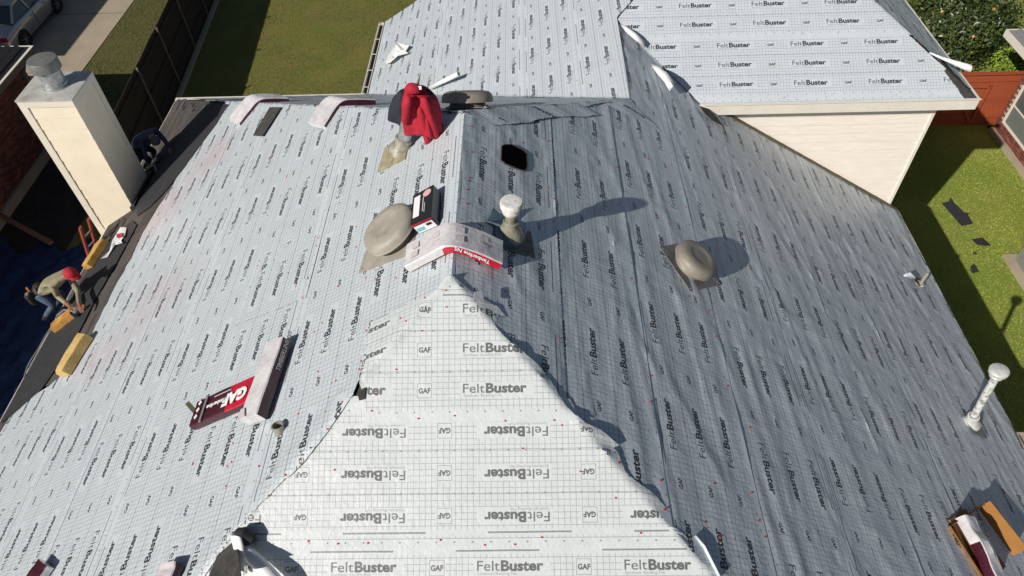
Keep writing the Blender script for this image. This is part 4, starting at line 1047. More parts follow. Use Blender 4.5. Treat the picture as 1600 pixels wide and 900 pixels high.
# dark patch beside the left hip bundle, the bundle's cast shadow laid in as colour
surf_patch('bundle_shade_patch', [(422, 168), (440, 168), (411, 213), (396, 212)], onW, .045, M_blk and M_deck, .012, parent=None)
tag(bpy.context.scene.objects['bundle_shade_patch'], 'dark green grey patch painting the shade just right of the left hip bundle', 'shade patch')

# ------------------------------------------------------------------ people
def person(loc_label, J_, R_, edges, zones, root):
    names = list(J_); idx = {n: i for i, n in enumerate(names)}
    me = bpy.data.meshes.new('person'); me.from_pydata([tuple(J_[n]) for n in names], [(idx[a], idx[b]) for a, b in edges], [])
    o = link(bpy.data.objects.new('person', me))
    sk = o.modifiers.new('skin', 'SKIN'); sk.use_smooth_shade = True
    for i, n in enumerate(names):
        r_ = R_[n]; me.skin_vertices[0].data[i].radius = (r_, r_) if not isinstance(r_, tuple) else r_
    me.skin_vertices[0].data[idx[root]].use_root = True
    o.modifiers.new('sub', 'SUBSURF').levels = 2; o.modifiers['sub'].render_levels = 2
    dg = bpy.context.evaluated_depsgraph_get(); me2 = bpy.data.meshes.new_from_object(o.evaluated_get(dg))
    o.modifiers.clear(); o.data = me2
    ms = []
    for z in zones:
        if z[1] not in ms: ms.append(z[1]); me2.materials.append(z[1])
    # colour each face by its nearest bone
    segs = [(Vector(J_[a]), Vector(J_[b]), m) for (a, b), m in zones]
    mi = []
    for p in me2.polygons:
        c = p.center; best = (9, 0)
        for a, b, m in segs:
            d = b - a; t = max(0, min(1, (c - a).dot(d) / max(d.length_squared, 1e-9))); dd_ = (a + d * t - c).length
            if dd_ < best[0]: best = (dd_, ms.index(m))
        mi.append(best[1])
    me2.polygons.foreach_set('material_index', mi); me2.polygons.foreach_set('use_smooth', [True] * len(mi)); me2.update()
    return o
def make_worker(P, lab, shirt, pants, cat='person'):
    """P: pelvis, chest, neck, head, then per side shoulder, elbow, wrist, hip, knee, ankle, toe"""
    J_ = {k: Vector(v) for k, v in P.items()}; R_ = {}; E_ = []; Z = []
    rad = dict(pelvis=.155, waist=.145, chest=.165, neck=.06, skull=.088, crown=.075, chin=.05, shoulder=.075, elbow=.05, wrist=.032, hip=.105, knee=.068, ankle=.045, toe=.04)
    J_['waist'] = J_['pelvis'].lerp(J_['chest'], .5) + Vector((0, 0, .03))
    hd = (J_['head'] - J_['neck']).normalized()
    J_['skull'] = J_['head']; J_['crown'] = J_['head'] + hd * .07; del J_['head']
    def e(a, b, m): E_.append((a, b)); Z.append(((a, b), m))
    e('pelvis', 'waist', shirt); e('waist', 'chest', shirt); e('chest', 'neck', shirt); e('neck', 'skull', M_skin); e('skull', 'crown', M_skin)
    for s in 'lr':
        e('chest', 'shoulder_' + s, shirt); e('shoulder_' + s, 'elbow_' + s, shirt); 
        J_['cuff_' + s] = J_['elbow_' + s].lerp(J_['wrist_' + s], .85); R_['cuff_' + s] = .04
        e('elbow_' + s, 'cuff_' + s, shirt); e('cuff_' + s, 'wrist_' + s, M_skin)
        w = J_['wrist_' + s]; dr = (w - J_['elbow_' + s]).normalized(); hh = (dr + Vector((0, 0, -.5))).normalized(); sd = hh.cross(Vector((0, 0, 1))).normalized(); dn = sd.cross(hh)
        J_['palm_' + s] = w + hh * .07; R_['palm_' + s] = (.038, .018); e('wrist_' + s, 'palm_' + s, M_skin)
        for q in range(4):
            a = 'f%d_%s' % (q, s); b = 'g%d_%s' % (q, s); c = 'h%d_%s' % (q, s); off = sd * (q - 1.5) * .019; ln = (.036, .04, .038, .03)[q]
            J_[a] = w + hh * .095 + off; J_[b] = J_[a] + hh * ln - dn * .006 * q; J_[c] = J_[b] + (hh * .6 - Vector((0, 0, .6))).normalized() * ln * .8
            for n_, r_ in ((a, .0105), (b, .009), (c, .0075)): R_[n_] = r_
            e('palm_' + s, a, M_skin); e(a, b, M_skin); e(b, c, M_skin)
        J_['t0_' + s] = w + hh * .045 + sd * (.042 if s == 'l' else -.042); J_['t1_' + s] = J_['t0_' + s] + hh * .04 + sd * (.012 if s == 'l' else -.012); R_['t0_' + s] = .012; R_['t1_' + s] = .009
        e('wrist_' + s, 't0_' + s, M_skin); e('t0_' + s, 't1_' + s, M_skin)
        e('pelvis', 'hip_' + s, pants); e('hip_' + s, 'knee_' + s, pants); e('knee_' + s, 'ankle_' + s, pants); e('ankle_' + s, 'toe_' + s, M_leather)
    for n_ in J_:
        if n_ not in R_: R_[n_] = rad[n_.split('_')[0]]
    o = person(lab, J_, R_, E_, Z, 'pelvis')
    tag(o, lab, cat)
    return o, J_
def roofpt(px, py, h): return onW(px, py, 0) if False else hit(px, py, (0, 0, 1), h)
# kneeling worker with the red cap
pel = onZ(66, 455, 4.22); che = onZ(90, 436, 4.50); nk = onZ(103, 431, 4.58); hdp = onZ(111, 430, 4.66)
zr = lambda v: H0 + T * v[0]
hl, hr = onW(133, 483, .13), onW(116, 481, .13)
def onroof(x, y, h): return Vector((x, y, H0 + T * x + h))
kl = onZ(100, 463, 4.05); kr = onZ(84, 476, 4.00)
P1 = dict(pelvis=pel, chest=che, neck=nk, head=hdp,
          shoulder_l=che + Vector((.10, .16, .03)), shoulder_r=che + Vector((.0, -.18, .02)),
          elbow_l=onZ(122, 455, 4.25), elbow_r=onZ(90, 463, 4.18), wrist_l=hl + Vector((-.05, .0, .10)), wrist_r=hr + Vector((-.07, .0, .10)),
          hip_l=pel + Vector((.03, .11, -.02)), hip_r=pel + Vector((.0, -.11, -.02)), knee_l=kl, knee_r=kr,
          ankle_l=onZ(84, 478, 3.72), ankle_r=onZ(72, 492, 3.62), toe_l=onZ(80, 488, 3.60), toe_r=onZ(68, 500, 3.5))
w1, j1 = make_worker(P1, 'person in khaki shirt and red cap crouching on the roof edge over a nail gun', M_khaki, M_jeans)
def cap(o, c, fwd, up, m, m2, r=.108):
    fwd = (fwd - up * fwd.dot(up)).normalized()
    q = one('cap', m, o, lambda b: b.lathe([(r * 1.03, -.01), (r * 1.04, .02), (r * .98, .06), (r * .75, .10), (r * .4, .122), (.001, .128)], c, up, n=24, ell=(1.08, .95), xd=fwd), True)
    q2 = MB(); sd = up.cross(fwd); v = []; f = []
    for i in range(9):
        a = -1.05 + 2.1 * i / 8
        v.append(c + fwd * math.cos(a) * r * 1.02 + sd * math.sin(a) * r * .97 + up * .005); v.append(c + fwd * (math.cos(a) * r + .085 * math.cos(a * .9)) + sd * math.sin(a) * r * 1.02 - up * (.012 + .02 * a * a))
    for i in range(8): f.append((2 * i, 2 * i + 1, 2 * i + 3, 2 * i + 2))
    q2.add(v, f); b_ = q2.build('cap_brim', m2, o, True); b_.modifiers.new('t', 'SOLIDIFY').thickness = .006
upc = Vector((.25, .05, 1)).normalized()
cap(w1, j1['skull'] + upc * .03, Vector((.9, -.35, -.2)), upc, M_red, M_red)
pb_ = j1['pelvis']
one('tool_belt', M_leather, w1, lambda b: b.lathe([(.165, -.04), (.172, -.03), (.172, .03), (.165, .04)], pb_ + Vector((.03, .01, .03)), (j1['chest'] - pb_), n=24), True)
bevel(one('tool_pouch', M_leather, w1, lambda b: b.obox(pb_ + Vector((-.20, -.20, -.14)), (.10, -.03, .0), (.05, .20, 0), (-.02, 0, .22))), .02)
bevel(one('tool_pouch', M_leather, w1, lambda b: b.obox(pb_ + Vector((-.13, .05, -.10)), (.09, .0, .0), (.02, .14, 0), (-.02, 0, .18))), .02)
one('hammer_handle', M_orange, w1, lambda b: b.bar(pb_ + Vector((-.15, -.10, -.05)), pb_ + Vector((-.17, -.06, .17)), .03, .02))
one('tape_measure', M_galv, w1, lambda b: b.lathe([(.03, 0), (.035, .01), (.03, .03), (.001, .031)], pb_ + Vector((-.16, -.15, .08)), (0, 0, 1), n=12))
# nail gun and hose
ng = empty('nail_gun', onW(124, 485, .08), 'orange and black nail gun in the kneeling worker\'s hands', 'nail gun')
g0 = onW(121, 488, .10)
one('gun_body', M_galvd, ng, lambda b: b.lathe([(.001, -.01), (.045, 0), (.05, .05), (.05, .10), (.035, .14), (.001, .15)], g0, (.3, 0, 1), n=16), True)
bevel(one('magazine', M_blk, ng, lambda b: b.lathe([(.001, 0), (.06, .002), (.06, .05), (.001, .052)], g0 + Vector((-.02, -.06, -.03)), (0, 1, .2), n=16)), .004)
one('handle', M_orange, ng, lambda b: b.bar(g0 + Vector((0, 0, .10)), g0 + Vector((.15, .05, .10)), .045, .045))
hz_ = [onW(118, 489, .14), onW(112, 486, .16), onW(100, 484, .15), onW(90, 492, .10), onW(84, 505, .06), onW(73, 522, .05), onW(60, 545, .05), onW(48, 563, .05), onW(42, 575, .04), onW(38, 590, .02)]
hz_.append(hz_[-1] + Vector((-.15, -.1, -.8))); hz_.append(hz_[-1] + Vector((-.3, -.8, -1.6)))
tag(one('air_hose', mat('grey_hose', (.30, .31, .30), .5), None, lambda b: b.tube(hz_, .011, 8), True), 'thin grey air hose running from the nail gun over the roof edge', 'air hose')
# second worker bending in the chimney's shade
pel = onZ(212, 232, 4.30); che = onZ(228, 208, 4.68); nk = onZ(237, 212, 4.70); hdp = onZ(243, 221, 4.66)
P2 = dict(pelvis=pel, chest=che, neck=nk, head=hdp, shoulder_l=che + Vector((.14, .14, -.02)), shoulder_r=che + Vector((-.03, -.16, -.04)),
          elbow_l=onZ(258, 220, 4.50), elbow_r=onZ(226, 238, 4.36), wrist_l=onW(266, 234, .08), wrist_r=onW(231, 256, .12),
          hip_l=pel + Vector((.05, .11, 0)), hip_r=pel + Vector((.02, -.11, 0)), knee_l=pel + Vector((.28, .18, -.22)), knee_r=pel + Vector((.26, -.10, -.24)),
          ankle_l=onroof(pel.x + .05, pel.y + .16, .07), ankle_r=onroof(pel.x + .02, pel.y - .12, .07), toe_l=onroof(pel.x + .20, pel.y + .17, .04), toe_r=onroof(pel.x + .17, pel.y - .13, .04))
w2, j2 = make_worker(P2, 'person in dark blue long sleeves bent over in the shade behind the chimney', M_shirt2, M_navy)
one('hair', mat('grey_knit', (.09, .085, .08), .9), w2, lambda b: b.lathe([(.10, -.02), (.104, .02), (.095, .06), (.07, .09), (.001, .108)], j2['skull'] + Vector((0, 0, .01)), (.35, -.3, .8), n=20), True)
tag(one('hand_tool', M_galv, None, lambda b: (b.bar(onW(230, 262, .07), onW(240, 256, .09), .05, .05), b.bar(onW(240, 256, .09), onW(244, 266, .06), .03, .03))), 'small metal tool by the hands of the shaded worker', 'tool')

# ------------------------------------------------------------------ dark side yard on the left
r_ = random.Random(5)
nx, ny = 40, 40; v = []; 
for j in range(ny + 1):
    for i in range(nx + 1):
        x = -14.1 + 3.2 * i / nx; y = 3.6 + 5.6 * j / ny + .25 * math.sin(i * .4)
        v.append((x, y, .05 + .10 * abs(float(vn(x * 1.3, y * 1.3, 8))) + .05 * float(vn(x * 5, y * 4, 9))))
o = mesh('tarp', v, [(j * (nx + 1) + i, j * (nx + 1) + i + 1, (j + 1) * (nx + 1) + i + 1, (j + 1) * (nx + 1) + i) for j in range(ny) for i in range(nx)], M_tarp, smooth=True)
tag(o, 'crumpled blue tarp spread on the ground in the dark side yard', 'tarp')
tag(one('wood_beam', M_wood, None, lambda b: b.bar(onZ(-4, 334, .35), onZ(80, 380, .30), .14, .05)), 'reddish brown board lying slanted above the shaded side yard', 'board')
# ladder leaning at the eave by the chimney
ld_ = empty('ladder', (-8.2, 5.6, 0), 'red and grey extension ladder leaning on the eave beside the chimney', 'ladder')
lt = [onZ(124, 352, 3.95), onZ(140, 342, 3.95)]
A1, A2 = onZ(125, 355, 4.3), onZ(138, 342, 4.3)
B1, B2 = A1 + Vector((-1.1, .0, -4.25)), A2 + Vector((-1.1, .0, -4.25))
for a, b_ in ((A1, B1), (A2, B2)): one('rail', M_ladder, ld_, lambda b: b.bar(a, b_, .035, .08, up=(0, 1, 0)))
for i in range(1, 14):
    t = i / 14.5; one('rung', M_galv, ld_, lambda b: b.tube([A1.lerp(B1, t), A2.lerp(B2, t)], .017, 8))
# ------------------------------------------------------------------ fences
def board_fence(name, a, b_, h, w, gap, m, lab, side, rails, post_m, post_every, cat='fence', post_h=0.0, topcap=None, y_off=0):
    a, b_ = Vector(a), Vector(b_); d = (b_ - a); L_ = d.length; d.normalize(); n = Vector((d.y, -d.x, 0)) * side
    root = empty(name, a, lab, cat); k_ = int(L_ / (w + gap)); ms = []
    for q in range(4):
        bb = MB(); bb.obox((0, 0, 0), d * w, -n * .018, (0, 0, h - .02 + q * .008)); me = bb.build('board', m, root)
        ms.append(me.data); bpy.data.objects.remove(me)
    for q in ms: 
        for vtx in q.vertices: vtx.co += a          # undo the parent offset baked in by the helper
    for i in range(k_):
        o = bpy.data.objects.new('board', ms[rnd.randrange(4)]); link(o, root)
        o.location = d * (i * (w + gap)) - n * rnd.uniform(0, .006)
    for z in rails: one('rail', m, root, lambda b: b.obox(a + Vector((0, 0, z)) + n * .002, d * L_, n * .045, (0, 0, .09)))
    if topcap: one('cap_board', m, root, lambda b: b.obox(a + Vector((0, 0, h)) - n * .06, d * L_, n * .14, (0, 0, .03)))
    x = .6
    while x < L_:
        p = a + d * x + n * .085
        one('post', post_m, root, lambda b: b.lathe([(.03, 0), (.03, h + post_h), (.042, h + post_h), (.042, h + post_h + .03), (.02, h + post_h + .05), (.001, h + post_h + .055)], p, (0, 0, 1), n=12), True)
        x += post_every
    return root
board_fence('fence', (-10.60, 9.2, 0), (-12.45, 30.2, 0), 2.12, .138, .004, M_fence, 'tall weathered brown board fence with metal posts beside the back lawn', 1, (.35, 1.05, 1.85), mat('rusty_post', (.20, .17, .15), .6, metal=.3), 2.44)
one('kerb_strip', M_conc, bpy.context.scene.objects['fence'], lambda b: b.obox((-10.50, 9.2, 0), (-1.85, 21, 0), (.16, .014, 0), (0, 0, .07)))
rf = board_fence('fence', (8.9, 13.85, 0), (16.6, 13.85, 0), 1.80, .14, .003, M_redfence, 'rust red board fence with a flat cap between white wing and brick house', 1, (.3, 1.55), M_redfence, 30, topcap=True)
one('brace', M_redfence, rf, lambda b: b.bar((13.5, 13.80, 1.5), (14.5, 13.80, .1), .09, .03, up=(0, 1, 0)))
one('gate_rail', M_redfence, rf, lambda b: (b.bar((13.1, 13.78, 1.42), (14.5, 13.78, 1.42), .03, .10), b.bar((14.5, 13.78, .08), (14.5, 13.78, 1.46), .09, .03, up=(0, 1, 0))))

# ------------------------------------------------------------------ brick houses on both sides
def brick_wall(root, org, d, n, W, Hh, holes, nobj, bl=.2, bh=.066, j=.012, prio=None):
    """brick faces as separate pieces standing 8 mm proud of the mortar; the ones past nobj are joined"""
    org, d, n = Vector(org), Vector(d), Vector(n); cells = []
    z = .01; row = 0
    while z + bh < Hh:
        x = -(bl / 2 if row % 2 else 0)
        while x < W:
            x0, x1 = max(x, 0), min(x + bl, W)
            if x1 - x0 > .04 and not any(x1 > a - .01 and x0 < b_ + .01 and z + bh > c - .01 and z < e + .01 for a, b_, c, e in holes): cells.append((x0, x1, z))
            x += bl + j
        z += bh + j; row += 1
    if prio: cells.sort(key=prio)
    full = {}; rest = MB(); cnt = 0
    for x0, x1, z in cells:
        m = rnd.randrange(4)
        if cnt < nobj and x1 - x0 > bl - .001:
            if m not in full:
                bb = MB(); bb.obox((0, 0, 0), d * bl, n * .018, (0, 0, bh)); t_ = bb.build('brick', M_brick[m], None); full[m] = t_.data; bpy.data.objects.remove(t_)
            o = bpy.data.objects.new('brick', full[m]); link(o, root); o.location = org + d * x0 + Vector((0, 0, z)) - n * (.010 - rnd.uniform(0, .003)) - root.location; cnt += 1
        else: rest.obox(org + d * x0 + Vector((0, 0, z)) - n * (.010), d * (x1 - x0), n * .018, (0, 0, bh), m)
    if rest.v: o = rest.build('brickwork', M_brick, root); o['kind'] = 'stuff'
rh = empty('brick_house', (15.08, 4, 0), 'red brick house with cream window at the right edge', 'house')
one('wall_core', M_mort, rh, lambda b: b.box(15.08, 24, 2, 13.5, 0, 2.75))
brick_wall(rh, (15.079, 13.5, .16), (0, -1, 0), (-1, 0, 0), 6.0, 2.4, [(.25, 1.75, .36, 1.60)], 290, prio=lambda c: (c[0] > 3.4, c[2] > 1.9, c[2] + c[0] * .3))
one('foundation', M_conc, rh, lambda b: b.box(14.98, 15.079, 2, 13.52, 0, .15))
wf = one('window_frame', M_fascia, rh, lambda b: (b.box(15.03, 15.085, 13.18, 13.25, .52, 1.78), b.box(15.03, 15.085, 11.75, 11.82, .52, 1.78), b.box(15.03, 15.085, 11.82, 13.18, .52, .585), b.box(15.03, 15.085, 11.82, 13.18, 1.715, 1.78), b.box(15.045, 15.08, 11.82, 13.18, 1.13, 1.17)))
one('window_screen', M_screen, wf, lambda b: b.box(15.06, 15.075, 11.82, 13.18, .585, 1.13))
one('window_pane', M_glass, wf, lambda b: b.box(15.062, 15.075, 11.82, 13.18, 1.17, 1.715))
b = MB()
for i in range(20): b.box(15.02, 15.08, 13.33 - .084 * (i + 1), 13.33 - .084 * i - .012, .42, .51, rnd.randrange(4))
o = b.build('brick_sill', M_brick, rh); o['kind'] = 'stuff'
M_shR = mat('light_grey_shingle', (.24, .235, .23), .95, noise=.35, nscale=40, bump=.006, bscale=80)
ex, ey, ez = 14.50, 14.28, 2.92
o = mesh('roof', [(ex, -2, ez), (ex, ey, ez), (ex + 5, ey - 5, ez + 2.6), (ex + 5, -2, ez + 2.6), (ex + 10, ey, ez)], [(0, 3, 2, 1), (1, 2, 4)], M_shR, rh); o.modifiers.new('t', 'SOLIDIFY').thickness = .02
one('fascia', M_fascia, rh, lambda b: (b.box(ex - .03, ex, -2, ey + .03, ez - .19, ez + .02), b.box(ex, ex + 10, ey, ey + .03, ez - .19, ez + .02)))
one('soffit', M_fascia, rh, lambda b: b.box(ex, 15.08, -2, ey, ez - .19, ez - .17))
for i in range(12):       # shingle course edges on the strip of roof in view
    t = .14 * (i + 1); one('shingle_course', M_shR, rh, lambda b: b.obox((ex + t - .03, 8, ez + (t - .03) * .52 + .012), (.14, 0, .068), (0, ey - t - 8 - .02, 0), (0, 0, .008)))

lh = empty('brick_house', (-14.2, 5, 0), 'dark brick house with black shingles and white gutter edge at the left', 'house')
one('wall_core', mat('dark_mortar', (.12, .10, .085), .95), lh, lambda b: b.box(-24, -14.22, -12, 14.4, 0, 2.7))
brick_wall(lh, (-14.221, 4.5, .30), (0, 1, 0), (1, 0, 0), 9.9, 2.4, [], 290, prio=lambda c: (abs(c[0] - 7.0) > 3.0, abs(c[0] - 7.0)))
one('foundation', M_conc, lh, lambda b: b.box(-14.22, -14.12, -12, 14.42, 0, .29))
lx, ly, lz = -14.02, 14.92, 2.8
mshl = mat('black_shingle', (.045, .045, .048), .95, noise=.4, nscale=30, bump=.006, bscale=60)
o = mesh('roof', [(lx, -12, lz), (lx, ly, lz), (lx - 5, ly - 5, lz + 3.1), (lx - 5, -12, lz + 3.1), (lx - 10, ly, lz), (lx - 10, -12, lz)], [(0, 1, 2, 3), (1, 4, 2), (3, 2, 4, 5)], mshl, lh)
for i in range(22):
    t = .15 * (i + 1); one('shingle_course', mshl, lh, lambda b: b.obox((lx - t + .01, 8, lz + t * .62 - .002), (-.15, 0, .090), (0, ly - t - 8 - .05, 0), (0, 0, .012)))
one('fascia', mat('brown_fascia', (.20, .15, .11), .7), lh, lambda b: (b.box(lx, lx + .03, -12, ly, lz - .2, lz - .01), b.box(lx - 10, lx, ly, ly + .03, lz - .2, lz - .01)))
one('drip_edge', M_fascia, lh, lambda b: (b.box(lx - .02, lx + .06, -12, ly + .04, lz, lz + .02), b.box(lx - 1.0, lx - .02, ly - .0, ly + .05, lz, lz + .02)))
one('soffit', M_deck, lh, lambda b: b.box(-14.22, lx, -12, ly, lz - .2, lz - .18))
one('downspout', M_galvd, lh, lambda b: (b.bar((-14.0, 14.2, 2.62), (-14.16, 14.2, 2.35), .09, .07), b.bar((-14.17, 14.2, 2.37), (-14.17, 14.2, .1), .09, .07, up=(0, 1, 0))))
# an assumed taller house, unseen farther west, added so its roof shades the driveway
fh = empty('assumed_house', (-26, 20, 0), 'tall pale house assumed west of the driveway, unseen, beyond the left edge', 'house')
one('wall', M_cream, fh, lambda b: b.box(-31, -21.6, 14.6, 27, 0, 4.8))
mesh('roof', [(-21.2, 14.1, 4.8), (-21.2, 27.4, 4.8), (-26, 23, 7.2), (-26, 18.6, 7.2), (-31, 14.1, 4.8), (-31, 27.4, 4.8)], [(0, 1, 2, 3), (3, 2, 5, 4), (0, 3, 4), (1, 5, 2)], mshl, fh)

# ------------------------------------------------------------------ car
car = empty('car', (-18.72, 21.3, 0), 'silver sedan parked in the driveway at the upper left corner', 'car')
X0, Y0 = -18.72, 19.1
def carpt(x, s, z): return (X0 + x, Y0 + s, z)
st_ = [(0, .70, .42, .62, .72), (.12, .80, .30, .74, .88), (.5, .86, .25, .82, .97), (1.0, .875, .24, .86, .98), (1.6, .88, .23, .88, .96), (2.4, .88, .23, .88, .94), (3.2, .88, .23, .86, .93), (3.6, .87, .23, .82, .90), (4.2, .84, .25, .72, .78), (4.5, .74, .30, .58, .62), (4.6, .62, .38, .50, .52)]
v = []; f = []
for s, w, z0, zs, zt in st_:
    for x, z in ((-w * .92, z0), (-w, (z0 + zs) / 2), (-w * .985, zs), (-w * .86, zt), (0, zt + .02), (w * .86, zt), (w * .985, zs), (w, (z0 + zs) / 2), (w * .92, z0)): v.append(carpt(x, s, z))
for i in range(len(st_) - 1):
    for k_ in range(8): a = i * 9 + k_; f.append((a, a + 9, a + 10, a + 1))
f.append(tuple(range(9))); f.append(tuple((len(st_) - 1) * 9 + k_ for k_ in range(9))[::-1])
o = mesh('body', v, f, M_car, car, smooth=True); o.modifiers.new('s', 'SUBSURF').render_levels = 2
def gh(stn, m, nm):
    v = []; f = []
    for s, w, z in stn: v += [carpt(-w, s, z), carpt(w, s, z)]
    return v
gb = [(.75, .70, .96), (1.45, .60, 1.36), (2.55, .60, 1.40), (3.45, .72, .93)]
base_ = [(.75, .74, .955), (1.45, .78, .955), (2.55, .79, .945), (3.45, .74, .925)]
v = []
for (s, w, z), (s2, w2, z2) in zip(gb, base_): v += [carpt(-w2, s2, z2), carpt(-w, s, z), carpt(w, s, z), carpt(w2, s2, z2)]
f = [(1, 5, 6, 2), (5, 9, 10, 6), (9, 13, 14, 10)] + [(0, 4, 5, 1), (4, 8, 9, 5), (8, 12, 13, 9)] + [(3, 2, 6, 7), (7, 6, 10, 11), (11, 10, 14, 15)]
mesh('windows', v, f, M_cglass, car)
one('roof_panel', M_car, car, lambda b: b.add([carpt(-.61, 1.42, 1.365), carpt(.61, 1.42, 1.365), carpt(.62, 2.58, 1.405), carpt(-.62, 2.58, 1.405), carpt(-.45, 1.5, 1.40), carpt(.45, 1.5, 1.40), carpt(.45, 2.5, 1.435), carpt(-.45, 2.5, 1.435)], [(0, 1, 5, 4), (1, 2, 6, 5), (2, 3, 7, 6), (3, 0, 4, 7), (4, 5, 6, 7)]), True)
for sgn in (-1, 1):
    for (s0, x0_, z0_), (s1_, x1_, z1_) in (((.80, .74, .97), (1.45, .61, 1.37)), ((2.0, .79, .95), (2.0, .61, 1.39)), ((3.4, .74, .94), (2.55, .61, 1.40)), ((1.45, .61, 1.37), (2.55, .61, 1.41))):
        one('pillar', M_car, car, lambda b: b.bar(carpt(sgn * x0_, s0, z0_), carpt(sgn * x1_, s1_, z1_), .07, .05))
    one('door_seam', M_tyre, car, lambda b: b.bar(carpt(sgn * .883, 2.0, .40), carpt(sgn * .872, 2.0, .86), .012, .012, up=(0, 1, 0)))
    for s in (1.75, 2.75): one('door_handle', M_car, car, lambda b: b.bar(carpt(sgn * .89, s, .78), carpt(sgn * .89, s + .18, .78), .03, .03))
    for s in (.85, 3.6):
        w_ = one('wheel', M_tyre, car, lambda b: b.lathe([(.22, .0), (.30, .0), (.325, .03), (.325, .17), (.30, .20), (.22, .20)], carpt(sgn * .87 - sgn * .19, s, .325), (sgn, 0, 0), n=30), True)
        one('rim', M_rim, w_, lambda b: [b.lathe([(.225, .16), (.205, .185), (.20, .15)], carpt(sgn * .87 - sgn * .19, s, .325), (sgn, 0, 0), n=30)] + [b.bar(carpt(sgn * .855, s, .325), carpt(sgn * .858, s + .21 * math.cos(a), .325 + .21 * math.sin(a)), .05, .03, up=(0, .3, 1)) for a in [k_ * 2 * math.pi / 7 for k_ in range(7)]])
        one('wheel_well', M_tyre, car, lambda b: b.lathe([(.36, -.02), (.36, .012), (.0, .013)], carpt(sgn * .865, s, .34), (sgn, 0, 0), n=30))
    bevel(one('mirror', M_car, car, lambda b: b.box(X0 + sgn * .95 - .07, X0 + sgn * .95 + .07, Y0 + 3.02, Y0 + 3.1, .95, 1.06)), .02)
one('tail_light', M_redw, car, lambda b: b.box(X0 - .78, X0 - .48, Y0 + .02, Y0 + .08, .68, .82))
one('tail_light', M_redw, car, lambda b: b.box(X0 + .48, X0 + .78, Y0 + .02, Y0 + .08, .68, .82))

# ------------------------------------------------------------------ fruit tree beyond the red fence
def leaf_tree(name, c, rx, ry, rz, n, lab, mats_, fruit, seed):
    root = empty(name, (c[0], c[1], 0), lab, 'tree'); R = np.random.RandomState(seed)
    one('trunk', M_wood, root, lambda b: [b.tube([(c[0], c[1], 0), (c[0] + .05, c[1], .5), (c[0], c[1] + .05, 1.0)], [.14, .11, .09], 10)] + [b.tube([(c[0], c[1], .8), (c[0] + .5 * math.cos(a) * rx, c[1] + .5 * math.sin(a) * ry, c[2]), (c[0] + .85 * math.cos(a) * rx, c[1] + .85 * math.sin(a) * ry, c[2] + .2)], [.07, .04, .015], 7) for a in (0, 1.2, 2.4, 3.6, 5)])
    cl = R.normal(size=(70, 3)); cl /= np.linalg.norm(cl, axis=1)[:, None]; cl *= R.uniform(.5, 1.0, (70, 1)); cl *= [rx, ry, rz]; cl += c
    k_ = R.randint(0, 70, n); p = cl[k_] + R.normal(size=(n, 3)) * [.26, .26, .22]
    p = p[p[:, 2] > .25]; n = len(p)
    out = (p - np.array(c)) / [rx, ry, rz]; out /= np.linalg.norm(out, axis=1)[:, None] + 1e-6
    nrm = out + R.normal(size=(n, 3)) * .7 + [0, 0, .4]; nrm /= np.linalg.norm(nrm, axis=1)[:, None]
    t = np.cross(nrm, R.normal(size=(n, 3))); t /= np.linalg.norm(t, axis=1)[:, None]; s = np.cross(nrm, t)
    L_ = R.uniform(.05, .10, (n, 1)); W_ = L_ * .36
    V = np.stack([p - t * L_, p - s * W_ + nrm * .008, p + t * L_ - nrm * .02, p + s * W_ + nrm * .008], 1).reshape(-1, 3) - np.array([c[0], c[1], 0])
    me = bpy.data.meshes.new('crown'); me.vertices.add(n * 4); me.vertices.foreach_set('co', V.ravel()); me.loops.add(n * 4); me.loops.foreach_set('vertex_index', np.arange(n * 4)); me.polygons.add(n); me.polygons.foreach_set('loop_start', np.arange(n) * 4)
    for m in mats_: me.materials.append(m)
    me.polygons.foreach_set('material_index', R.randint(0, len(mats_), n)); me.update(); me.validate()
    link(bpy.data.objects.new('crown', me), root)
    for q in fruit:
        one('fruit', M_orangef, root, lambda b: b.lathe([(.001, -.05), (.035, -.035), (.05, 0), (.035, .035), (.001, .05)], q, (0, 0, 1), n=10), True)
M_orangef = mat('orange_fruit', (.62, .30, .10), .5)
LM = [mat('leaf_%d' % i, c, .38, spec=.6) for i, c in enumerate([(.035, .06, .014), (.05, .085, .018), (.07, .10, .02), (.03, .05, .015), (.10, .11, .03)])]
tc_ = (15.3, 18.3, 1.35)
leaf_tree('fruit_tree', tc_, 1.65, 2.1, 1.15, 17000, 'dense dark green fruit tree with orange fruit behind the red fence', LM, [onZ(1472, 18, 2.45), onZ(1553, 14, 2.2), onZ(1521, 57, 1.9), onZ(1520, 82, 1.2)], 12)
# a low shrub with feathery growth by the neighbour's corner
leaf_tree('shrub', (16.9, 16.6, .45), .7, .6, .4, 1800, 'small light green shrub between the fruit tree and the brick house roof', [GC[0], GC[2]], [], 13)

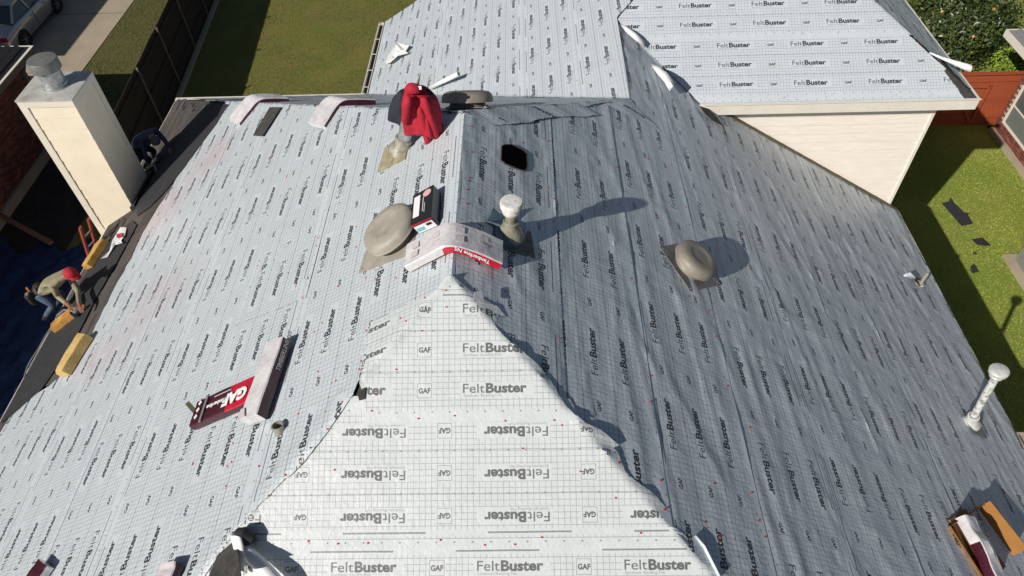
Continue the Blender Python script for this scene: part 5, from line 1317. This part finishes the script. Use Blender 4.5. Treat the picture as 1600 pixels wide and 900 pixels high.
# ------------------------------------------------------------------ right yard: AC unit and dark scraps
ac = empty('ac_unit', (13.7, 7.6, 0), 'grey green air conditioner unit on a concrete pad at the right edge', 'air conditioner')
one('pad', M_conc, ac, lambda b: b.box(13.02, 14.3, 6.9, 8.2, 0, .10))
bevel(one('casing', M_ac, ac, lambda b: b.box(13.18, 14.0, 7.2, 8.02, .10, .86)), .07, 4)
bevel(one('top_cover', M_ac, ac, lambda b: b.box(13.16, 14.02, 7.18, 8.04, .865, .90)), .03, 3)
one('fan_grille', M_blk, ac, lambda b: b.lathe([(.30, .902), (.001, .903)], (13.59, 7.61, 0), (0, 0, 1), n=28))
for i in range(12): one('louvre', M_galvd, ac, lambda b: b.box(13.172, 13.18, 7.29, 7.93, .18 + i * .05, .20 + i * .05))
ac2 = empty('ac_unit', (13.9, 5.9, 0), 'second grey unit on its own pad, lower one cut by the right edge', 'air conditioner')
one('pad', M_conc, ac2, lambda b: b.box(13.5, 14.6, 5.3, 6.35, 0, .10)); bevel(one('casing', M_ac, ac2, lambda b: b.box(13.62, 14.42, 5.45, 6.2, .10, .7)), .06, 4)
def lawn_scrap(px, lab, nm='shingle_scrap'):
    p = [onZ(a, b_, .05) for a, b_ in px]; k_ = len(p)
    p = [q + Vector((0, 0, rnd.uniform(-.015, .03))) for q in p]; lo_ = [q - Vector((0, 0, .008)) for q in p]
    o = mesh(nm, p + lo_, [tuple(range(k_)), tuple(range(2 * k_ - 1, k_ - 1, -1))] + [(i, i + k_, (i + 1) % k_ + k_, (i + 1) % k_) for i in range(k_)], M_black); tag(o, lab, 'shingle scrap')
lawn_scrap([(1472, 317), (1483, 314), (1485, 309), (1490, 315), (1506, 332), (1514, 333), (1512, 336), (1520, 350), (1502, 354)], 'largest black shingle strip lying on the right lawn')
lawn_scrap([(1518, 374), (1535, 371), (1548, 384), (1538, 385), (1526, 383)], 'medium black scrap on the lawn just below the large strip')
lawn_scrap([(1520, 394), (1524, 394), (1527, 397), (1522, 397)], 'tiny black crumb on the lawn between two larger scraps')
lawn_scrap([(1516, 416), (1522, 413), (1526, 419), (1529, 425), (1521, 427), (1517, 424)], 'small ragged black scrap on the lawn, lowest of the four')
